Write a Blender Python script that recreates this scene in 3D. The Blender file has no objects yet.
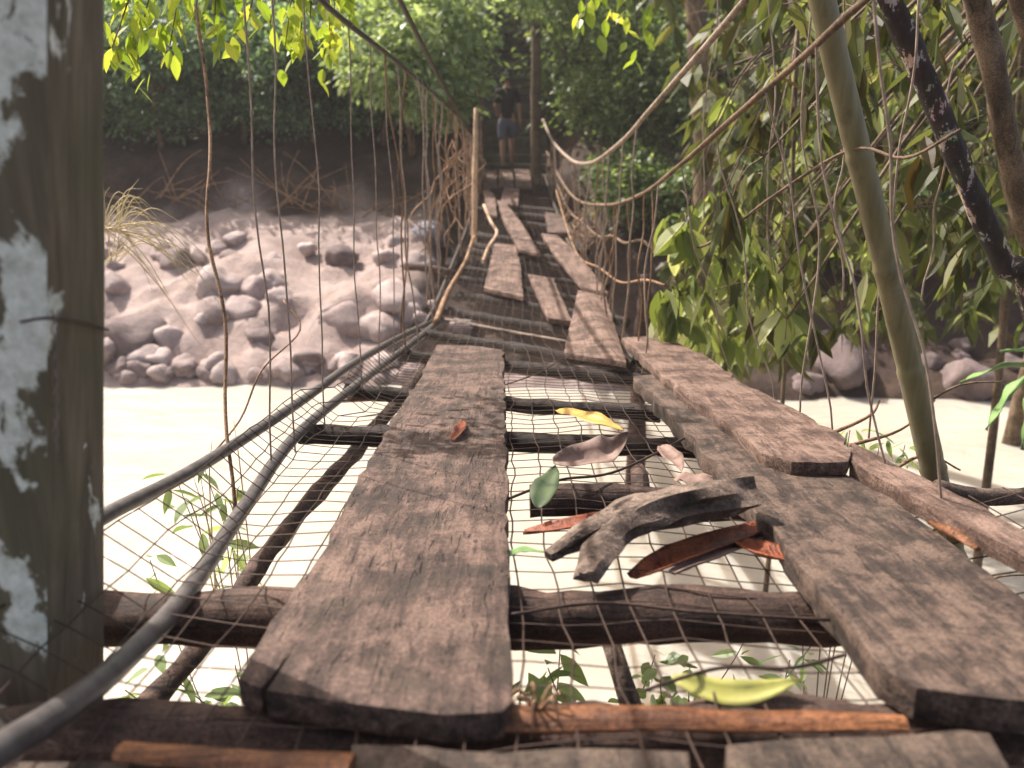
import bpy, bmesh, math, random
import numpy as np
from mathutils import Vector, Matrix, noise
random.seed(7); rng = np.random.default_rng(11)
S = bpy.context.scene; COL = S.collection
R = math.radians
# ------------------------------------------------------------------ camera geometry (eye at the origin, water 3.5 m below)
F = 900.0; CX, CY = 512.0, 384.0
PIT = math.atan((384-115)/F); SP, CP = math.sin(PIT), math.cos(PIT)
WATER = -3.5
def ray(px, py):
    a = (px-CX)/F; b = -(py-CY)/F
    return Vector((a, b*SP+CP, b*CP-SP))
def P(px, py, Y):
    r = ray(px, py); return r*(Y/r.y)
_DY = [-3, 0, 1.07, 5.03, 6.5, 8.5, 13, 16, 17.6, 40]; _DZ = [-.62, -.64, -.776, -1.27, -1.30, -1.25, -1.165, -1.08, -1.0, -1.0]
def zd(y): return float(np.interp(y, _DY, _DZ))
def Dk(px, py, off=0.0):
    r = ray(px, py); lo, hi = .05, 19.0
    f = lambda t: (r*t).z - zd((r*t).y) - off
    t = .05; prev = t
    while t < 22 and f(t) > 0: prev = t; t += .02
    a, b = prev, t
    for _ in range(20):
        m = (a+b)/2
        if f(m) > 0: a = m
        else: b = m
    return r*((a+b)/2)
# ------------------------------------------------------------------ tagging / linking
def tag(o, label=None, cat=None, group=None, kind=None):
    if label: o['label'] = label
    if cat: o['category'] = cat
    if group: o['group'] = group
    if kind: o['kind'] = kind
    return o
def empty(name, loc, label=None, cat=None, group=None):
    o = bpy.data.objects.new(name, None); COL.objects.link(o); o.location = loc; o.empty_display_size = .1
    return tag(o, label, cat, group)
def link(name, me, mat, parent=None, recenter=True):
    if mat and not me.materials: me.materials.append(mat)
    o = bpy.data.objects.new(name, me); COL.objects.link(o)
    if parent is not None:
        me.transform(Matrix.Translation(-Vector(parent.location))) if parent.type == 'EMPTY' else me.transform(Matrix.Translation(-parent.matrix_basis.translation - (parent.parent.location if parent.parent else Vector())))
        o.parent = parent
    elif recenter and len(me.vertices):
        n = len(me.vertices); a = np.empty(n*3, 'f'); me.vertices.foreach_get('co', a); a = a.reshape(-1, 3)
        mn, mx = a.min(0), a.max(0); c = Vector(((mn[0]+mx[0])/2, (mn[1]+mx[1])/2, mn[2])).copy()
        me.transform(Matrix.Translation(-c)); o.location = c
    return o
def mesh_np(name, V, T, attr=None, smooth=False):
    me = bpy.data.meshes.new(name); V = np.asarray(V, 'f'); T = np.asarray(T, 'i')
    me.vertices.add(len(V)); me.vertices.foreach_set('co', V.ravel())
    me.loops.add(T.size); me.loops.foreach_set('vertex_index', T.ravel())
    k = T.shape[1]; me.polygons.add(len(T)); me.polygons.foreach_set('loop_start', np.arange(0, T.size, k, dtype='i'))
    try: me.polygons.foreach_set('loop_total', np.full(len(T), k, 'i'))
    except Exception: pass
    if attr is not None:
        at = me.attributes.new('var', 'FLOAT', 'POINT'); at.data.foreach_set('value', np.asarray(attr, 'f'))
    me.update(calc_edges=True); me.validate()
    me.polygons.foreach_set('use_smooth', np.full(len(me.polygons), smooth))
    return me
# ------------------------------------------------------------------ mesh collector
def crom(pts, n=6):
    pts = [Vector(p) for p in pts]
    if len(pts) < 3: return pts
    q = [pts[0]*2-pts[1]]+pts+[pts[-1]*2-pts[-2]]; out = []
    for i in range(1, len(q)-2):
        a, b, c, d = q[i-1:i+3]
        for k in range(n):
            t = k/n
            out.append(.5*((2*b)+(c-a)*t+(2*a-5*b+4*c-d)*t*t+(3*b-a-3*c+d)*t**3))
    out.append(pts[-1]); return out
class MB:
    def __init__(s): s.v = []; s.f = []
    def tube(s, pts, r, sides=6, rough=0.0, flat=1.0, seed=0, cap=True):
        pts = [Vector(p) for p in pts]; n = len(pts)
        rr = r if isinstance(r, (list, tuple)) else [r]*n
        if len(rr) != n: rr = list(np.interp(np.linspace(0, 1, n), np.linspace(0, 1, len(rr)), rr))
        t0 = (pts[1]-pts[0]).normalized(); up = Vector((0, 0, 1)) if abs(t0.z) < .9 else Vector((0, 1, 0))
        a = t0.cross(up).normalized(); base = len(s.v)
        for i, p in enumerate(pts):
            t = (pts[min(i+1, n-1)]-pts[max(i-1, 0)])
            t = t.normalized() if t.length > 1e-9 else t0
            a = (a-t*a.dot(t)).normalized(); b = t.cross(a)
            for k in range(sides):
                th = 2*math.pi*k/sides
                d = a*math.cos(th)+b*math.sin(th)*flat
                m = 1.0
                if rough: m += rough*noise.noise(Vector((p.x*9+seed, p.y*9+math.cos(th)*1.5, p.z*9+math.sin(th)*1.5)))*2
                s.v.append(p+d*rr[i]*m)
        for i in range(n-1):
            for k in range(sides):
                k2 = (k+1) % sides; o = base+i*sides
                s.f.append((o+k, o+k2, o+sides+k2, o+sides+k))
        if cap:
            s.f.append(tuple(base+k for k in range(sides))[::-1]); s.f.append(tuple(base+(n-1)*sides+k for k in range(sides)))
        return s
    def mesh(s, name, smooth=True, sharp=None):
        me = bpy.data.meshes.new(name); me.from_pydata([tuple(x) for x in s.v], [], s.f); me.update()
        me.polygons.foreach_set('use_smooth', [smooth]*len(me.polygons))
        if sharp: me.set_sharp_from_angle(angle=R(sharp))
        return me
    def build(s, name, mat, parent=None, smooth=True, sharp=None): return link(name, s.mesh(name, smooth, sharp), mat, parent)
# ------------------------------------------------------------------ materials
def newmat(name):
    m = bpy.data.materials.new(name); m.use_nodes = True; nt = m.node_tree; b = nt.nodes['Principled BSDF']; return m, nt, b
def N(nt, t, **kw):
    n = nt.nodes.new(t)
    for k, v in kw.items():
        if k in n.inputs: n.inputs[k].default_value = v
        else: setattr(n, k, v)
    return n
def ramp(nt, stops, src):
    r = nt.nodes.new('ShaderNodeValToRGB'); e = r.color_ramp.elements
    while len(e) < len(stops): e.new(.5)
    for i, (p, c) in enumerate(stops): e[i].position = p; e[i].color = (*c, 1) if len(c) == 3 else c
    nt.links.new(src, r.inputs[0]); return r
def mix(nt, fac, a, b, mode='MIX'):
    m = nt.nodes.new('ShaderNodeMix'); m.data_type = 'RGBA'; m.blend_type = mode
    for sock, val in ((m.inputs[0], fac), (m.inputs[6], a), (m.inputs[7], b)):
        if hasattr(val, 'links') or hasattr(val, 'is_linked'): nt.links.new(val, sock)
        else: sock.default_value = val if not isinstance(val, tuple) else (*val, 1)
    return m.outputs[2]
def coords(nt, scale=(1, 1, 1), world=False):
    m = N(nt, 'ShaderNodeMapping'); m.inputs['Scale'].default_value = scale
    if world: src = N(nt, 'ShaderNodeNewGeometry').outputs['Position']
    else: src = N(nt, 'ShaderNodeTexCoord').outputs['Object']
    nt.links.new(src, m.inputs[0]); return m.outputs[0]
def noi(nt, vec, scale, detail=6, rough=.6, dist=0):
    n = N(nt, 'ShaderNodeTexNoise'); n.inputs['Scale'].default_value = scale; n.inputs['Detail'].default_value = detail
    n.inputs['Roughness'].default_value = rough; n.inputs['Distortion'].default_value = dist
    nt.links.new(vec, n.inputs['Vector']); return n.outputs['Fac']
def bump(nt, b, h, strength=.5, dist=.01):
    n = N(nt, 'ShaderNodeBump'); n.inputs['Strength'].default_value = strength; n.inputs['Distance'].default_value = dist
    nt.links.new(h, n.inputs['Height']); nt.links.new(n.outputs[0], b.inputs['Normal'])
def wood(name, dark, mid, light, moss=.38, mossc=(.030, .025, .017), rough=.75, grain=(40, 3, 40), patch=6, bstr=.7):
    m, nt, b = newmat(name)
    g = noi(nt, coords(nt, grain), 1.0, 8, .65, .6)
    p = noi(nt, coords(nt), patch, 8, .7, .3)
    fine = noi(nt, coords(nt), 90, 4, .8)
    a = N(nt, 'ShaderNodeMath', operation='ADD'); nt.links.new(g, a.inputs[0])
    s2 = N(nt, 'ShaderNodeMath', operation='MULTIPLY_ADD'); nt.links.new(p, s2.inputs[0]); s2.inputs[1].default_value = 1.5; s2.inputs[2].default_value = -.75
    nt.links.new(s2.outputs[0], a.inputs[1])
    s3 = N(nt, 'ShaderNodeMath', operation='MULTIPLY_ADD'); nt.links.new(fine, s3.inputs[0]); s3.inputs[1].default_value = .6; nt.links.new(a.outputs[0], s3.inputs[2])
    c = ramp(nt, [(.42, dark), (.72, mid), (.98, light)], s3.outputs[0])
    ck = noi(nt, coords(nt, tuple(v*2.2 if v > 10 else v*.9 for v in grain)), 1.0, 3, .5, 1.2)
    ckm = ramp(nt, [(.30, (.12, .12, .12)), (.40, (1, 1, 1))], ck); sp = ramp(nt, [(.36, (.45, .42, .40)), (.56, (1.1, 1.05, 1.0))], noi(nt, coords(nt), 210, 3, .7))
    c = N(nt, 'ShaderNodeMix', data_type='RGBA', blend_type='MULTIPLY') if False else c
    cm = mix(nt, 1.0, mix(nt, .5, c.outputs[0], ckm.outputs[0], 'MULTIPLY'), sp.outputs[0], 'MULTIPLY')
    ms = ramp(nt, [(.52, (0, 0, 0)), (.68, (moss*2,)*3)], noi(nt, coords(nt), 4.2, 8, .75, .5))
    col = mix(nt, ms.outputs[0], cm, mossc)
    nt.links.new(col, b.inputs['Base Color']); b.inputs['Roughness'].default_value = rough
    b.inputs['Specular IOR Level'].default_value = .3
    hb = N(nt, 'ShaderNodeMath', operation='ADD'); nt.links.new(s3.outputs[0], hb.inputs[0]); nt.links.new(ckm.outputs[0], hb.inputs[1])
    bump(nt, b, hb.outputs[0], bstr, .006); return m
M = {}
M['plank'] = wood('worn_plank', (.012, .008, .007), (.060, .039, .032), (.165, .112, .092), bstr=1)
M['plank_pale'] = wood('pale_plank', (.022, .014, .011), (.095, .060, .047), (.23, .16, .132), moss=.15)
M['plank_dark'] = wood('dark_plank', (.010, .008, .006), (.04, .029, .023), (.11, .082, .064), moss=.4)
M['plank_wet'] = wood('rotting_plank', (.010, .007, .006), (.045, .031, .025), (.135, .096, .076), moss=.38, patch=12)
M['beam'] = wood('dark_beam', (.012, .007, .006), (.042, .025, .020), (.12, .075, .058), moss=.2, grain=(3, 40, 40))
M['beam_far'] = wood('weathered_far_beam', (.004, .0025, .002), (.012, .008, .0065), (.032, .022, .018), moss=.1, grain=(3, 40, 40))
M['orange'] = wood('orange_wood', (.035, .012, .006), (.13, .05, .02), (.30, .13, .055), moss=.2, rough=.45, grain=(4, 40, 40))
M['bark_red'] = wood('red_bark', (.05, .012, .006), (.20, .05, .02), (.30, .09, .035), moss=0, rough=.45)
M['greybark'] = wood('grey_log', (.02, .015, .012), (.085, .062, .05), (.22, .17, .14), moss=.1, grain=(14, 30, 30))
M['straw'] = wood('dry_vine', (.12, .07, .04), (.25, .15, .09), (.38, .25, .15), moss=0, grain=(20, 20, 6))
M['palestick'] = wood('pale_stick', (.3, .2, .13), (.5, .36, .25), (.65, .5, .36), moss=0)
M['farwood'] = wood('far_post_wood', (.05, .035, .02), (.12, .09, .06), (.2, .15, .1), moss=.4)
M['brownrope'] = wood('brown_rope', (.04, .025, .016), (.12, .08, .05), (.22, .15, .10), moss=.1, grain=(30, 30, 30))
M['rope'] = wood('weathered_rope', (.10, .08, .06), (.25, .20, .155), (.38, .32, .26), moss=0, grain=(30, 30, 30))
def post_mat():
    m, nt, b = newmat('lichen_post_wood')
    g = noi(nt, coords(nt, (30, 30, 1.6)), 1.0, 8, .65, .4)
    c = ramp(nt, [(.3, (.065, .050, .032)), (.55, (.145, .118, .078)), (.8, (.25, .21, .145))], g)
    gr = ramp(nt, [(.4, (0, 0, 0)), (.7, (.7, .7, .7))], noi(nt, coords(nt), 5, 6, .7))
    c2 = mix(nt, gr.outputs[0], c.outputs[0], (.09, .095, .045))
    # pale lichen patches, dense on the weather face, rare on the inner face
    tc = N(nt, 'ShaderNodeTexCoord'); sx = N(nt, 'ShaderNodeSeparateXYZ'); nt.links.new(tc.outputs['Normal'], sx.inputs[0])
    bias = N(nt, 'ShaderNodeMath', operation='MULTIPLY'); nt.links.new(sx.outputs[0], bias.inputs[0]); bias.inputs[1].default_value = -.14
    ln = noi(nt, coords(nt, (1.2, 1.2, .9)), 6.5, 7, .6, .35)
    ad = N(nt, 'ShaderNodeMath', operation='ADD'); nt.links.new(ln, ad.inputs[0]); nt.links.new(bias.outputs[0], ad.inputs[1])
    lm = ramp(nt, [(.485, (0, 0, 0)), (.52, (1, 1, 1))], ad.outputs[0])
    lc = ramp(nt, [(.3, (.42, .45, .36)), (.7, (.82, .84, .78))], noi(nt, coords(nt), 40, 5, .7))
    col = mix(nt, lm.outputs[0], c2, lc.outputs[0])
    nt.links.new(col, b.inputs['Base Color']); b.inputs['Roughness'].default_value = .85
    bump(nt, b, g, .7, .01); return m
M['post'] = post_mat()
def leafmat(name, stops, trans=.35, rough=.45, spec=.5, tcol=1.6):
    m, nt, b = newmat(name)
    at = N(nt, 'ShaderNodeAttribute', attribute_name='var')
    c = ramp(nt, stops, at.outputs['Fac'])
    nt.links.new(c.outputs[0], b.inputs['Base Color']); b.inputs['Roughness'].default_value = rough; b.inputs['Specular IOR Level'].default_value = spec
    tr = N(nt, 'ShaderNodeBsdfTranslucent'); tm = mix(nt, 1.0, c.outputs[0], (tcol, tcol*.95, tcol*.5), 'MULTIPLY'); nt.links.new(tm, tr.inputs[0])
    mx = N(nt, 'ShaderNodeMixShader'); mx.inputs[0].default_value = trans
    nt.links.new(b.outputs[0], mx.inputs[1]); nt.links.new(tr.outputs[0], mx.inputs[2])
    nt.links.new(mx.outputs[0], nt.nodes['Material Output'].inputs[0]); return m
M['lf_dark'] = leafmat('dark_green_leaf', [(0, (.04, .08, .045)), (.6, (.12, .21, .11)), (1, (.34, .46, .30))], .5)
M['lf_bright'] = leafmat('bright_green_leaf', [(0, (.11, .17, .075)), (.6, (.25, .34, .17)), (1, (.46, .54, .36))], .5)
M['lf_mid'] = leafmat('mid_green_leaf', [(0, (.055, .095, .03)), (.6, (.14, .21, .07)), (1, (.32, .38, .16))], .45)
M['lf_yellow'] = leafmat('yellow_green_leaf', [(0, (.12, .20, .02)), (.5, (.24, .32, .05)), (1, (.45, .46, .09))], .5)
M['lf_olive'] = leafmat('olive_leaf', [(0, (.06, .038, .016)), (.25, (.04, .05, .016)), (.5, (.075, .095, .035)), (.8, (.13, .14, .055)), (1, (.26, .26, .14))], .42, .5, .3)
M['lf_pale'] = leafmat('pale_green_leaf', [(0, (.08, .11, .03)), (.4, (.17, .22, .07)), (.8, (.34, .38, .18)), (1, (.52, .54, .36))], .4, .5, .3)
M['lf_dry'] = leafmat('dry_leaf', [(0, (.16, .07, .03)), (.6, (.30, .18, .07)), (1, (.42, .32, .16))], .3)
def onecol(name, c1, c2, sc=25, rough=.6, metal=0, trans=0, spec=.4):
    m, nt, b = newmat(name)
    r = ramp(nt, [(.35, c1), (.65, c2)], noi(nt, coords(nt), sc, 6, .7)); nt.links.new(r.outputs[0], b.inputs['Base Color'])
    b.inputs['Roughness'].default_value = rough; b.inputs['Metallic'].default_value = metal; b.inputs['Specular IOR Level'].default_value = spec
    return m
M['wire'] = onecol('rusty_wire', (.02, .012, .009), (.07, .04, .028), 60, .6, .3)
M['greywire'] = onecol('galvanised_wire', (.10, .085, .075), (.24, .20, .18), 60, .45, .6)
M['hanger'] = onecol('weathered_hanger_wire', (.20, .145, .11), (.42, .32, .25), 30, .55, .1)
M['cable'] = onecol('black_pipe', (.035, .03, .03), (.11, .095, .09), 30, .42, 0, spec=.6)
M['cable_dark'] = onecol('dark_steel_cable', (.03, .025, .02), (.08, .065, .05), 60, .6, .2)
M['skin'] = onecol('skin', (.30, .17, .11), (.36, .21, .14), 12, .55)
M['shirt'] = onecol('black_shirt', (.008, .008, .010), (.016, .016, .020), 12, .9)
M['shorts'] = onecol('grey_blue_shorts', (.08, .09, .13), (.12, .13, .19), 20, .9)
M['hair'] = onecol('black_hair', (.006, .005, .005), (.014, .012, .011), 60, .6)
M['sandal'] = onecol('dark_sandal', (.02, .014, .012), (.04, .03, .025), 20, .8)
M['leafyel'] = onecol('fallen_yellow_leaf', (.33, .18, .03), (.50, .32, .06), 20, .5)
M['leaflime'] = onecol('lime_leaf', (.27, .27, .05), (.40, .38, .12), 14, .5)
M['leafpink'] = onecol('dry_pink_leaf', (.09, .055, .042), (.26, .165, .13), 18, .6)
M['leafgreen'] = onecol('fresh_green_leaf', (.10, .19, .06), (.20, .32, .11), 18, .45)
M['leafdark'] = onecol('dark_green_leaf_fallen', (.025, .045, .018), (.06, .09, .03), 18, .5)
M['bamboo'] = None
def bamboo():
    m, nt, b = newmat('bamboo_culm')
    g = noi(nt, coords(nt, (22, 22, 1.2)), 1.0, 6, .6)
    c = ramp(nt, [(.3, (.10, .085, .037)), (.55, (.175, .15, .07)), (.8, (.27, .23, .125))], g)
    st = ramp(nt, [(.55, (0, 0, 0)), (.7, (.7, .7, .7))], noi(nt, coords(nt), 7, 7, .75))
    nt.links.new(mix(nt, st.outputs[0], c.outputs[0], (.07, .065, .04)), b.inputs['Base Color']); b.inputs['Roughness'].default_value = .45
    bump(nt, b, g, .3, .004); return m
M['bamboo'] = bamboo()
def scalybark():
    m, nt, b = newmat('scaly_bark')
    v = N(nt, 'ShaderNodeTexVoronoi'); v.inputs['Scale'].default_value = 1.0; nt.links.new(coords(nt, (26, 26, 12)), v.inputs['Vector'])
    n = noi(nt, coords(nt, (1, 1, .6)), 18, 6, .7)
    c = ramp(nt, [(.35, (.018, .012, .010)), (.55, (.05, .033, .026)), (.57, (.45, .37, .31)), (.75, (.68, .6, .52))], n)
    nt.links.new(mix(nt, .35, c.outputs[0], v.outputs['Color'], 'MULTIPLY'), b.inputs['Base Color']); b.inputs['Roughness'].default_value = .8
    bump(nt, b, n, 1, .01); return m
M['scaly'] = scalybark()
M['trunk'] = wood('tree_bark', (.04, .028, .018), (.11, .08, .052), (.22, .165, .11), moss=.25, grain=(12, 12, 2.5))
def rockmat(name, a, b_, c_):
    m, nt, b = newmat(name)
    oi = N(nt, 'ShaderNodeObjectInfo')
    w = coords(nt, world=True)
    n1 = noi(nt, w, 3.2, 9, .7, .3); n2 = noi(nt, w, 24, 6, .75)
    ad = N(nt, 'ShaderNodeMath', operation='MULTIPLY_ADD'); nt.links.new(n2, ad.inputs[0]); ad.inputs[1].default_value = .35; nt.links.new(n1, ad.inputs[2])
    ad2 = N(nt, 'ShaderNodeMath', operation='MULTIPLY_ADD'); nt.links.new(oi.outputs['Random'], ad2.inputs[0]); ad2.inputs[1].default_value = .28; nt.links.new(ad.outputs[0], ad2.inputs[2])
    r = ramp(nt, [(.5, a), (.8, b_), (1.0, c_)], ad2.outputs[0]); nt.links.new(r.outputs[0], b.inputs['Base Color'])
    b.inputs['Roughness'].default_value = .8; bump(nt, b, ad.outputs[0], .8, .06); return m
M['rock'] = rockmat('river_rock', (.17, .125, .115), (.33, .255, .24), (.46, .375, .35))
M['rock_blue'] = rockmat('bluish_rock', (.06, .055, .065), (.12, .112, .135), (.24, .23, .27))
M['rock_dark'] = rockmat('dark_rock', (.07, .05, .048), (.15, .11, .105), (.24, .18, .17))
M['stone_step'] = rockmat('step_stone', (.04, .035, .028), (.09, .08, .062), (.15, .135, .10))
def groundmat():
    m, nt, b = newmat('bank_earth')
    w = coords(nt, world=True)
    n1 = noi(nt, w, 1.6, 9, .7, .3); n2 = noi(nt, w, 18, 8, .75)
    ad = N(nt, 'ShaderNodeMath', operation='MULTIPLY_ADD'); nt.links.new(n2, ad.inputs[0]); ad.inputs[1].default_value = .45; nt.links.new(n1, ad.inputs[2])
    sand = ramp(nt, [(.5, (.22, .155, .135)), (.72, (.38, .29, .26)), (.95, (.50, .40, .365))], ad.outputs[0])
    soil_and_shade = ramp(nt, [(.5, (.020, .010, .006)), (.72, (.045, .024, .016)), (.95, (.10, .06, .036))], ad.outputs[0])
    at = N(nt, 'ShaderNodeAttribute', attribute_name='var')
    col = mix(nt, at.outputs['Fac'], sand.outputs[0], soil_and_shade.outputs[0])
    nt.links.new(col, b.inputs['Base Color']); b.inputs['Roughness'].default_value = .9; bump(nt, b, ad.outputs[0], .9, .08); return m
M['ground'] = groundmat()
def watermat():
    m, nt, b = newmat('muddy_water')
    w = coords(nt, (1, 2.2, 1), world=True)
    n = noi(nt, w, 1.1, 6, .6, .8); n2 = noi(nt, coords(nt, (.25, 1.1, 1), world=True), .9, 5, .6)
    c = ramp(nt, [(.3, (.42, .38, .315)), (.7, (.51, .465, .395))], n2); nt.links.new(c.outputs[0], b.inputs['Base Color'])
    b.inputs['Roughness'].default_value = .22; b.inputs['IOR'].default_value = 1.33; b.inputs['Subsurface Weight'].default_value = .85; b.inputs['Subsurface Radius'].default_value = (1, .8, .6); b.inputs['Subsurface Scale'].default_value = .35
    bump(nt, b, n, .8, .09); return m
M['water'] = watermat()

# ------------------------------------------------------------------ terrain and river
def bank_z(x, y):
    L = np.interp(y, [-200, -1, 0.3, 3.4, 4.2, 10.6, 11.67, 12.3, 13.5, 15.3, 16.5, 17.3, 18.2, 21, 27, 42, 70, 260],
                  [.2, -.9, -1.5, -3.45, -4.4, -4.4, -3.5, -3.1, -2.45, -1.88, -1.72, -.95, -.6, .2, 3.0, 6.5, 7.5, 8])
    Rr = np.interp(y, [-200, -1, 0.3, 3.4, 4.2, 10.0, 11.1, 12, 14, 16, 18, 22, 27, 42, 70, 260],
                   [.2, -.9, -1.5, -3.45, -4.4, -4.4, -3.5, -3.1, -2.1, -1.35, -.6, .6, 3.0, 6.5, 7.5, 8])
    Cc = np.interp(y, [-200, -1, 0.3, 3.4, 4.2, 10.6, 11.67, 13.5, 15.5, 16.9, 17.4, 18.6, 24, 27, 42, 70, 260],
                   [.2, -.9, -1.5, -3.45, -4.4, -4.4, -3.5, -2.7, -2.3, -1.9, -1.12, -1.12, 2.05, 3.0, 6.5, 7.5, 8])
    wr = min(max((x-.6)/1.8, 0), 1); z = L*(1-wr)+Rr*wr
    wc = min(max((1.35-abs(x))/.5, 0), 1); z = z*(1-wc)+Cc*wc
    return float(z)
def ground():
    xs = np.unique(np.concatenate([np.linspace(-200, -12, 20), np.arange(-12, 12, .13), np.linspace(12, 200, 20)]))
    ys = np.unique(np.concatenate([np.linspace(-120, -2, 14), np.arange(-2, 10.5, .5), np.arange(10.5, 19.5, .11), np.arange(19.5, 30, .4), np.linspace(30, 250, 24)]))
    V = []; A = []
    for y in ys:
        for x in xs:
            z = bank_z(x, y)
            amp = 1.0 if y > 10 else .4
            if 17.2 < y < 24 and abs(x) < 1.0: amp = .05
            n = noise.fractal(Vector((x*.55, y*.55, 3.1)), .9, 2.1, 4)*.22 + noise.noise(Vector((x*2.3, y*2.3, 7)))*.09+abs(noise.noise(Vector((x*4.3, y*4.3, 2))))*.10
            if y > 25: n += noise.noise(Vector((x*.06, y*.06, 1)))*3*min((y-25)/20, 1)
            if 11.6 < y < 15.6 and x < .8:
                d = noise.voronoi(Vector((x*1.7+noise.noise(Vector((x, y, 0)))*.6, y*1.9, .5)))[0][0]; d2 = noise.voronoi(Vector((x*3.9, y*4.1, 2.5)))[0][0]
                k = min(1, (15.2-y)/2.2, (y-11.6)/.3); n += k*(.15*max(0, 1-d*d*3.2)**.7+.07*max(0, 1-d2*d2*3.5)**.7-.07)
            z += n*amp
            V.append((x, y, z))
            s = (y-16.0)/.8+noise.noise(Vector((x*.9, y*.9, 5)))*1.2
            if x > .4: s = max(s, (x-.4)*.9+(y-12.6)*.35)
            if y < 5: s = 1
            if y > 11.9: s = max(s, (1.75-abs(x+.1)+noise.noise(Vector((x, y, 9)))*.5)*1.6)  # shade beneath the deck painted in as darker ground along the bridge line
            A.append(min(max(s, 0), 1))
    nx, ny = len(xs), len(ys); i = np.arange((ny-1)*(nx-1)); r, c = i//(nx-1), i % (nx-1); a = r*nx+c
    T = np.stack([a, a+1, a+nx+1, a+nx], 1)
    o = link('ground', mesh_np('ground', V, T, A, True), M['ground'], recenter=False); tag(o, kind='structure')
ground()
def river():
    xs = np.array([-200, -60, -20, 20, 60, 200.]); V = [(x, y, WATER) for y in (2.2, 8., 13.2) for x in xs]; T = [(r*6+c, r*6+c+1, (r+1)*6+c+1, (r+1)*6+c) for r in range(2) for c in range(5)]
    tag(link('river', mesh_np('river', V, T), M['water'], recenter=False), kind='structure')
river()
def stairs():
    for i in range(18):
        y0 = 18.55+i*.30; z1 = -1.12+.17*(i+1)
        bm = bmesh.new(); bmesh.ops.create_cube(bm, size=1)
        for v in bm.verts:
            v.co = Vector((v.co.x*1.5-.02, y0+.19+v.co.y*.38, z1-.14+v.co.z*.28))
        bmesh.ops.bevel(bm, geom=bm.edges[:], offset=.02, segments=2, affect='EDGES')
        bmesh.ops.subdivide_edges(bm, edges=bm.edges[:], cuts=2)
        for v in bm.verts: v.co += Vector((noise.noise(v.co*5), noise.noise(v.co*5+Vector((9, 0, 0))), noise.noise(v.co*5+Vector((0, 9, 0)))))*.03
        me = bpy.data.meshes.new('stair_step'); bm.to_mesh(me); bm.free()
        o = link('stair_step', me, M['stone_step'])
        tag(o, 'dark worn step of the shaded stair that climbs the far bank', 'step', 'steps of the stair climbing the far bank')
stairs()
# ------------------------------------------------------------------ boulders
def boulder_mesh(seed, ang=.35):
    bm = bmesh.new(); bmesh.ops.create_icosphere(bm, subdivisions=3, radius=1)
    for v in bm.verts:
        n = v.co.normalized(); q = n*1.1+Vector((seed*3.3, seed, 0))
        d = 1+noise.noise(q)*ang*1.4+noise.noise(q*2.6)*.13+noise.noise(q*6)*.045
        # knock flats into it
        for k in range(4):
            a = Vector((math.sin(seed*7+k*2.1), math.cos(seed*5+k*1.7), math.sin(seed*3+k))).normalized()
            if n.dot(a)*d > .74: d = .74/n.dot(a)
        v.co = n*d
    me = bpy.data.meshes.new('boulder'); bm.to_mesh(me); bm.free()
    me.polygons.foreach_set('use_smooth', [True]*len(me.polygons)); return me
BM = {k: [boulder_mesh(i+{'rock': 0, 'rock_blue': 20, 'rock_dark': 40}[k]) for i in range(n)] for k, n in (('rock', 7), ('rock_blue', 1), ('rock_dark', 3))}
for k in BM:
    for me in BM[k]: me.materials.append(M[k])
def boulder(x, y, s, label, group=None, kind='rock', sink=.3, sq=(1, 1, .72), i=None, z=None):
    me = BM[kind][random.randrange(len(BM[kind])) if i is None else i % len(BM[kind])]
    o = bpy.data.objects.new('boulder', me); COL.objects.link(o)
    zz = bank_z(x, y) if z is None else z
    o.location = (x, y, zz+s*sq[2]*(1-sink*2)*.6); o.scale = (s*sq[0], s*sq[1], s*sq[2]); o.rotation_euler = (random.uniform(-.25, .25), random.uniform(-.25, .25), random.uniform(0, 6.3))
    tag(o, label, 'boulder', group); return o
def gp(px, py):          # where the view ray through a pixel meets the bank
    r = ray(px, py); t = 11.0
    while t < 22:
        p = r*t
        if p.z < max(bank_z(p.x, p.y), WATER): return p
        t += .03
    return r*16
big = [((122, 350), .62, 'rock_dark', 'big dark rounded boulder at the waterline right beside the lichen post'),
       ((215, 322), .42, 'rock', 'rounded pinkish boulder standing out in mid bank behind the brown hanging vine'),
       ((175, 265), .40, 'rock_dark', 'dark flat topped boulder high on the bank behind the straw coloured grass'),
       ((165, 350), .30, 'rock', 'mid sized boulder just right of the big dark waterline boulder'),
       ((340, 262), .36, 'rock_dark', 'dark slab like boulder near the top of the bank left of the cables'),
       ((270, 290), .34, 'rock', 'pinkish boulder with dark hollow under it in the middle of the bank'),
       ((345, 330), .5, 'rock', 'broad pale boulder low on the bank behind the black pipes'),
       ((400, 310), .55, 'rock', 'pale boulder nearest the bridge side on the left bank'),
       ((430, 243), .42, 'rock_blue', 'pale bluish boulder behind the tangle of hanging wires'),
       ((418, 268), .33, 'rock', 'wide pinkish boulder just below the pale bluish boulder')]
for (px, py), s, k, lb in big:
    p = gp(px, py); boulder(p.x, p.y+.15, s*.82, lb, None, k, .5)
for i in range(46):
    px = random.uniform(100, 440); p = gp(px, random.uniform(368, 386)); boulder(p.x, p.y+.05, random.uniform(.09, .24), 'small rounded wet stone in the row along the left waterline', 'small stones along the left waterline', 'rock' if i % 4 else 'rock_dark')
for i in range(18):
    px = random.uniform(95, 470); py = random.uniform(285, 366); p = gp(px, py); boulder(p.x, p.y, random.uniform(.14, .42), 'pinkish grey cobble on the sunlit lower slope of the left bank', 'cobbles on the lower left bank', 'rock' if random.random() < .8 else 'rock_dark', .52)
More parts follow.
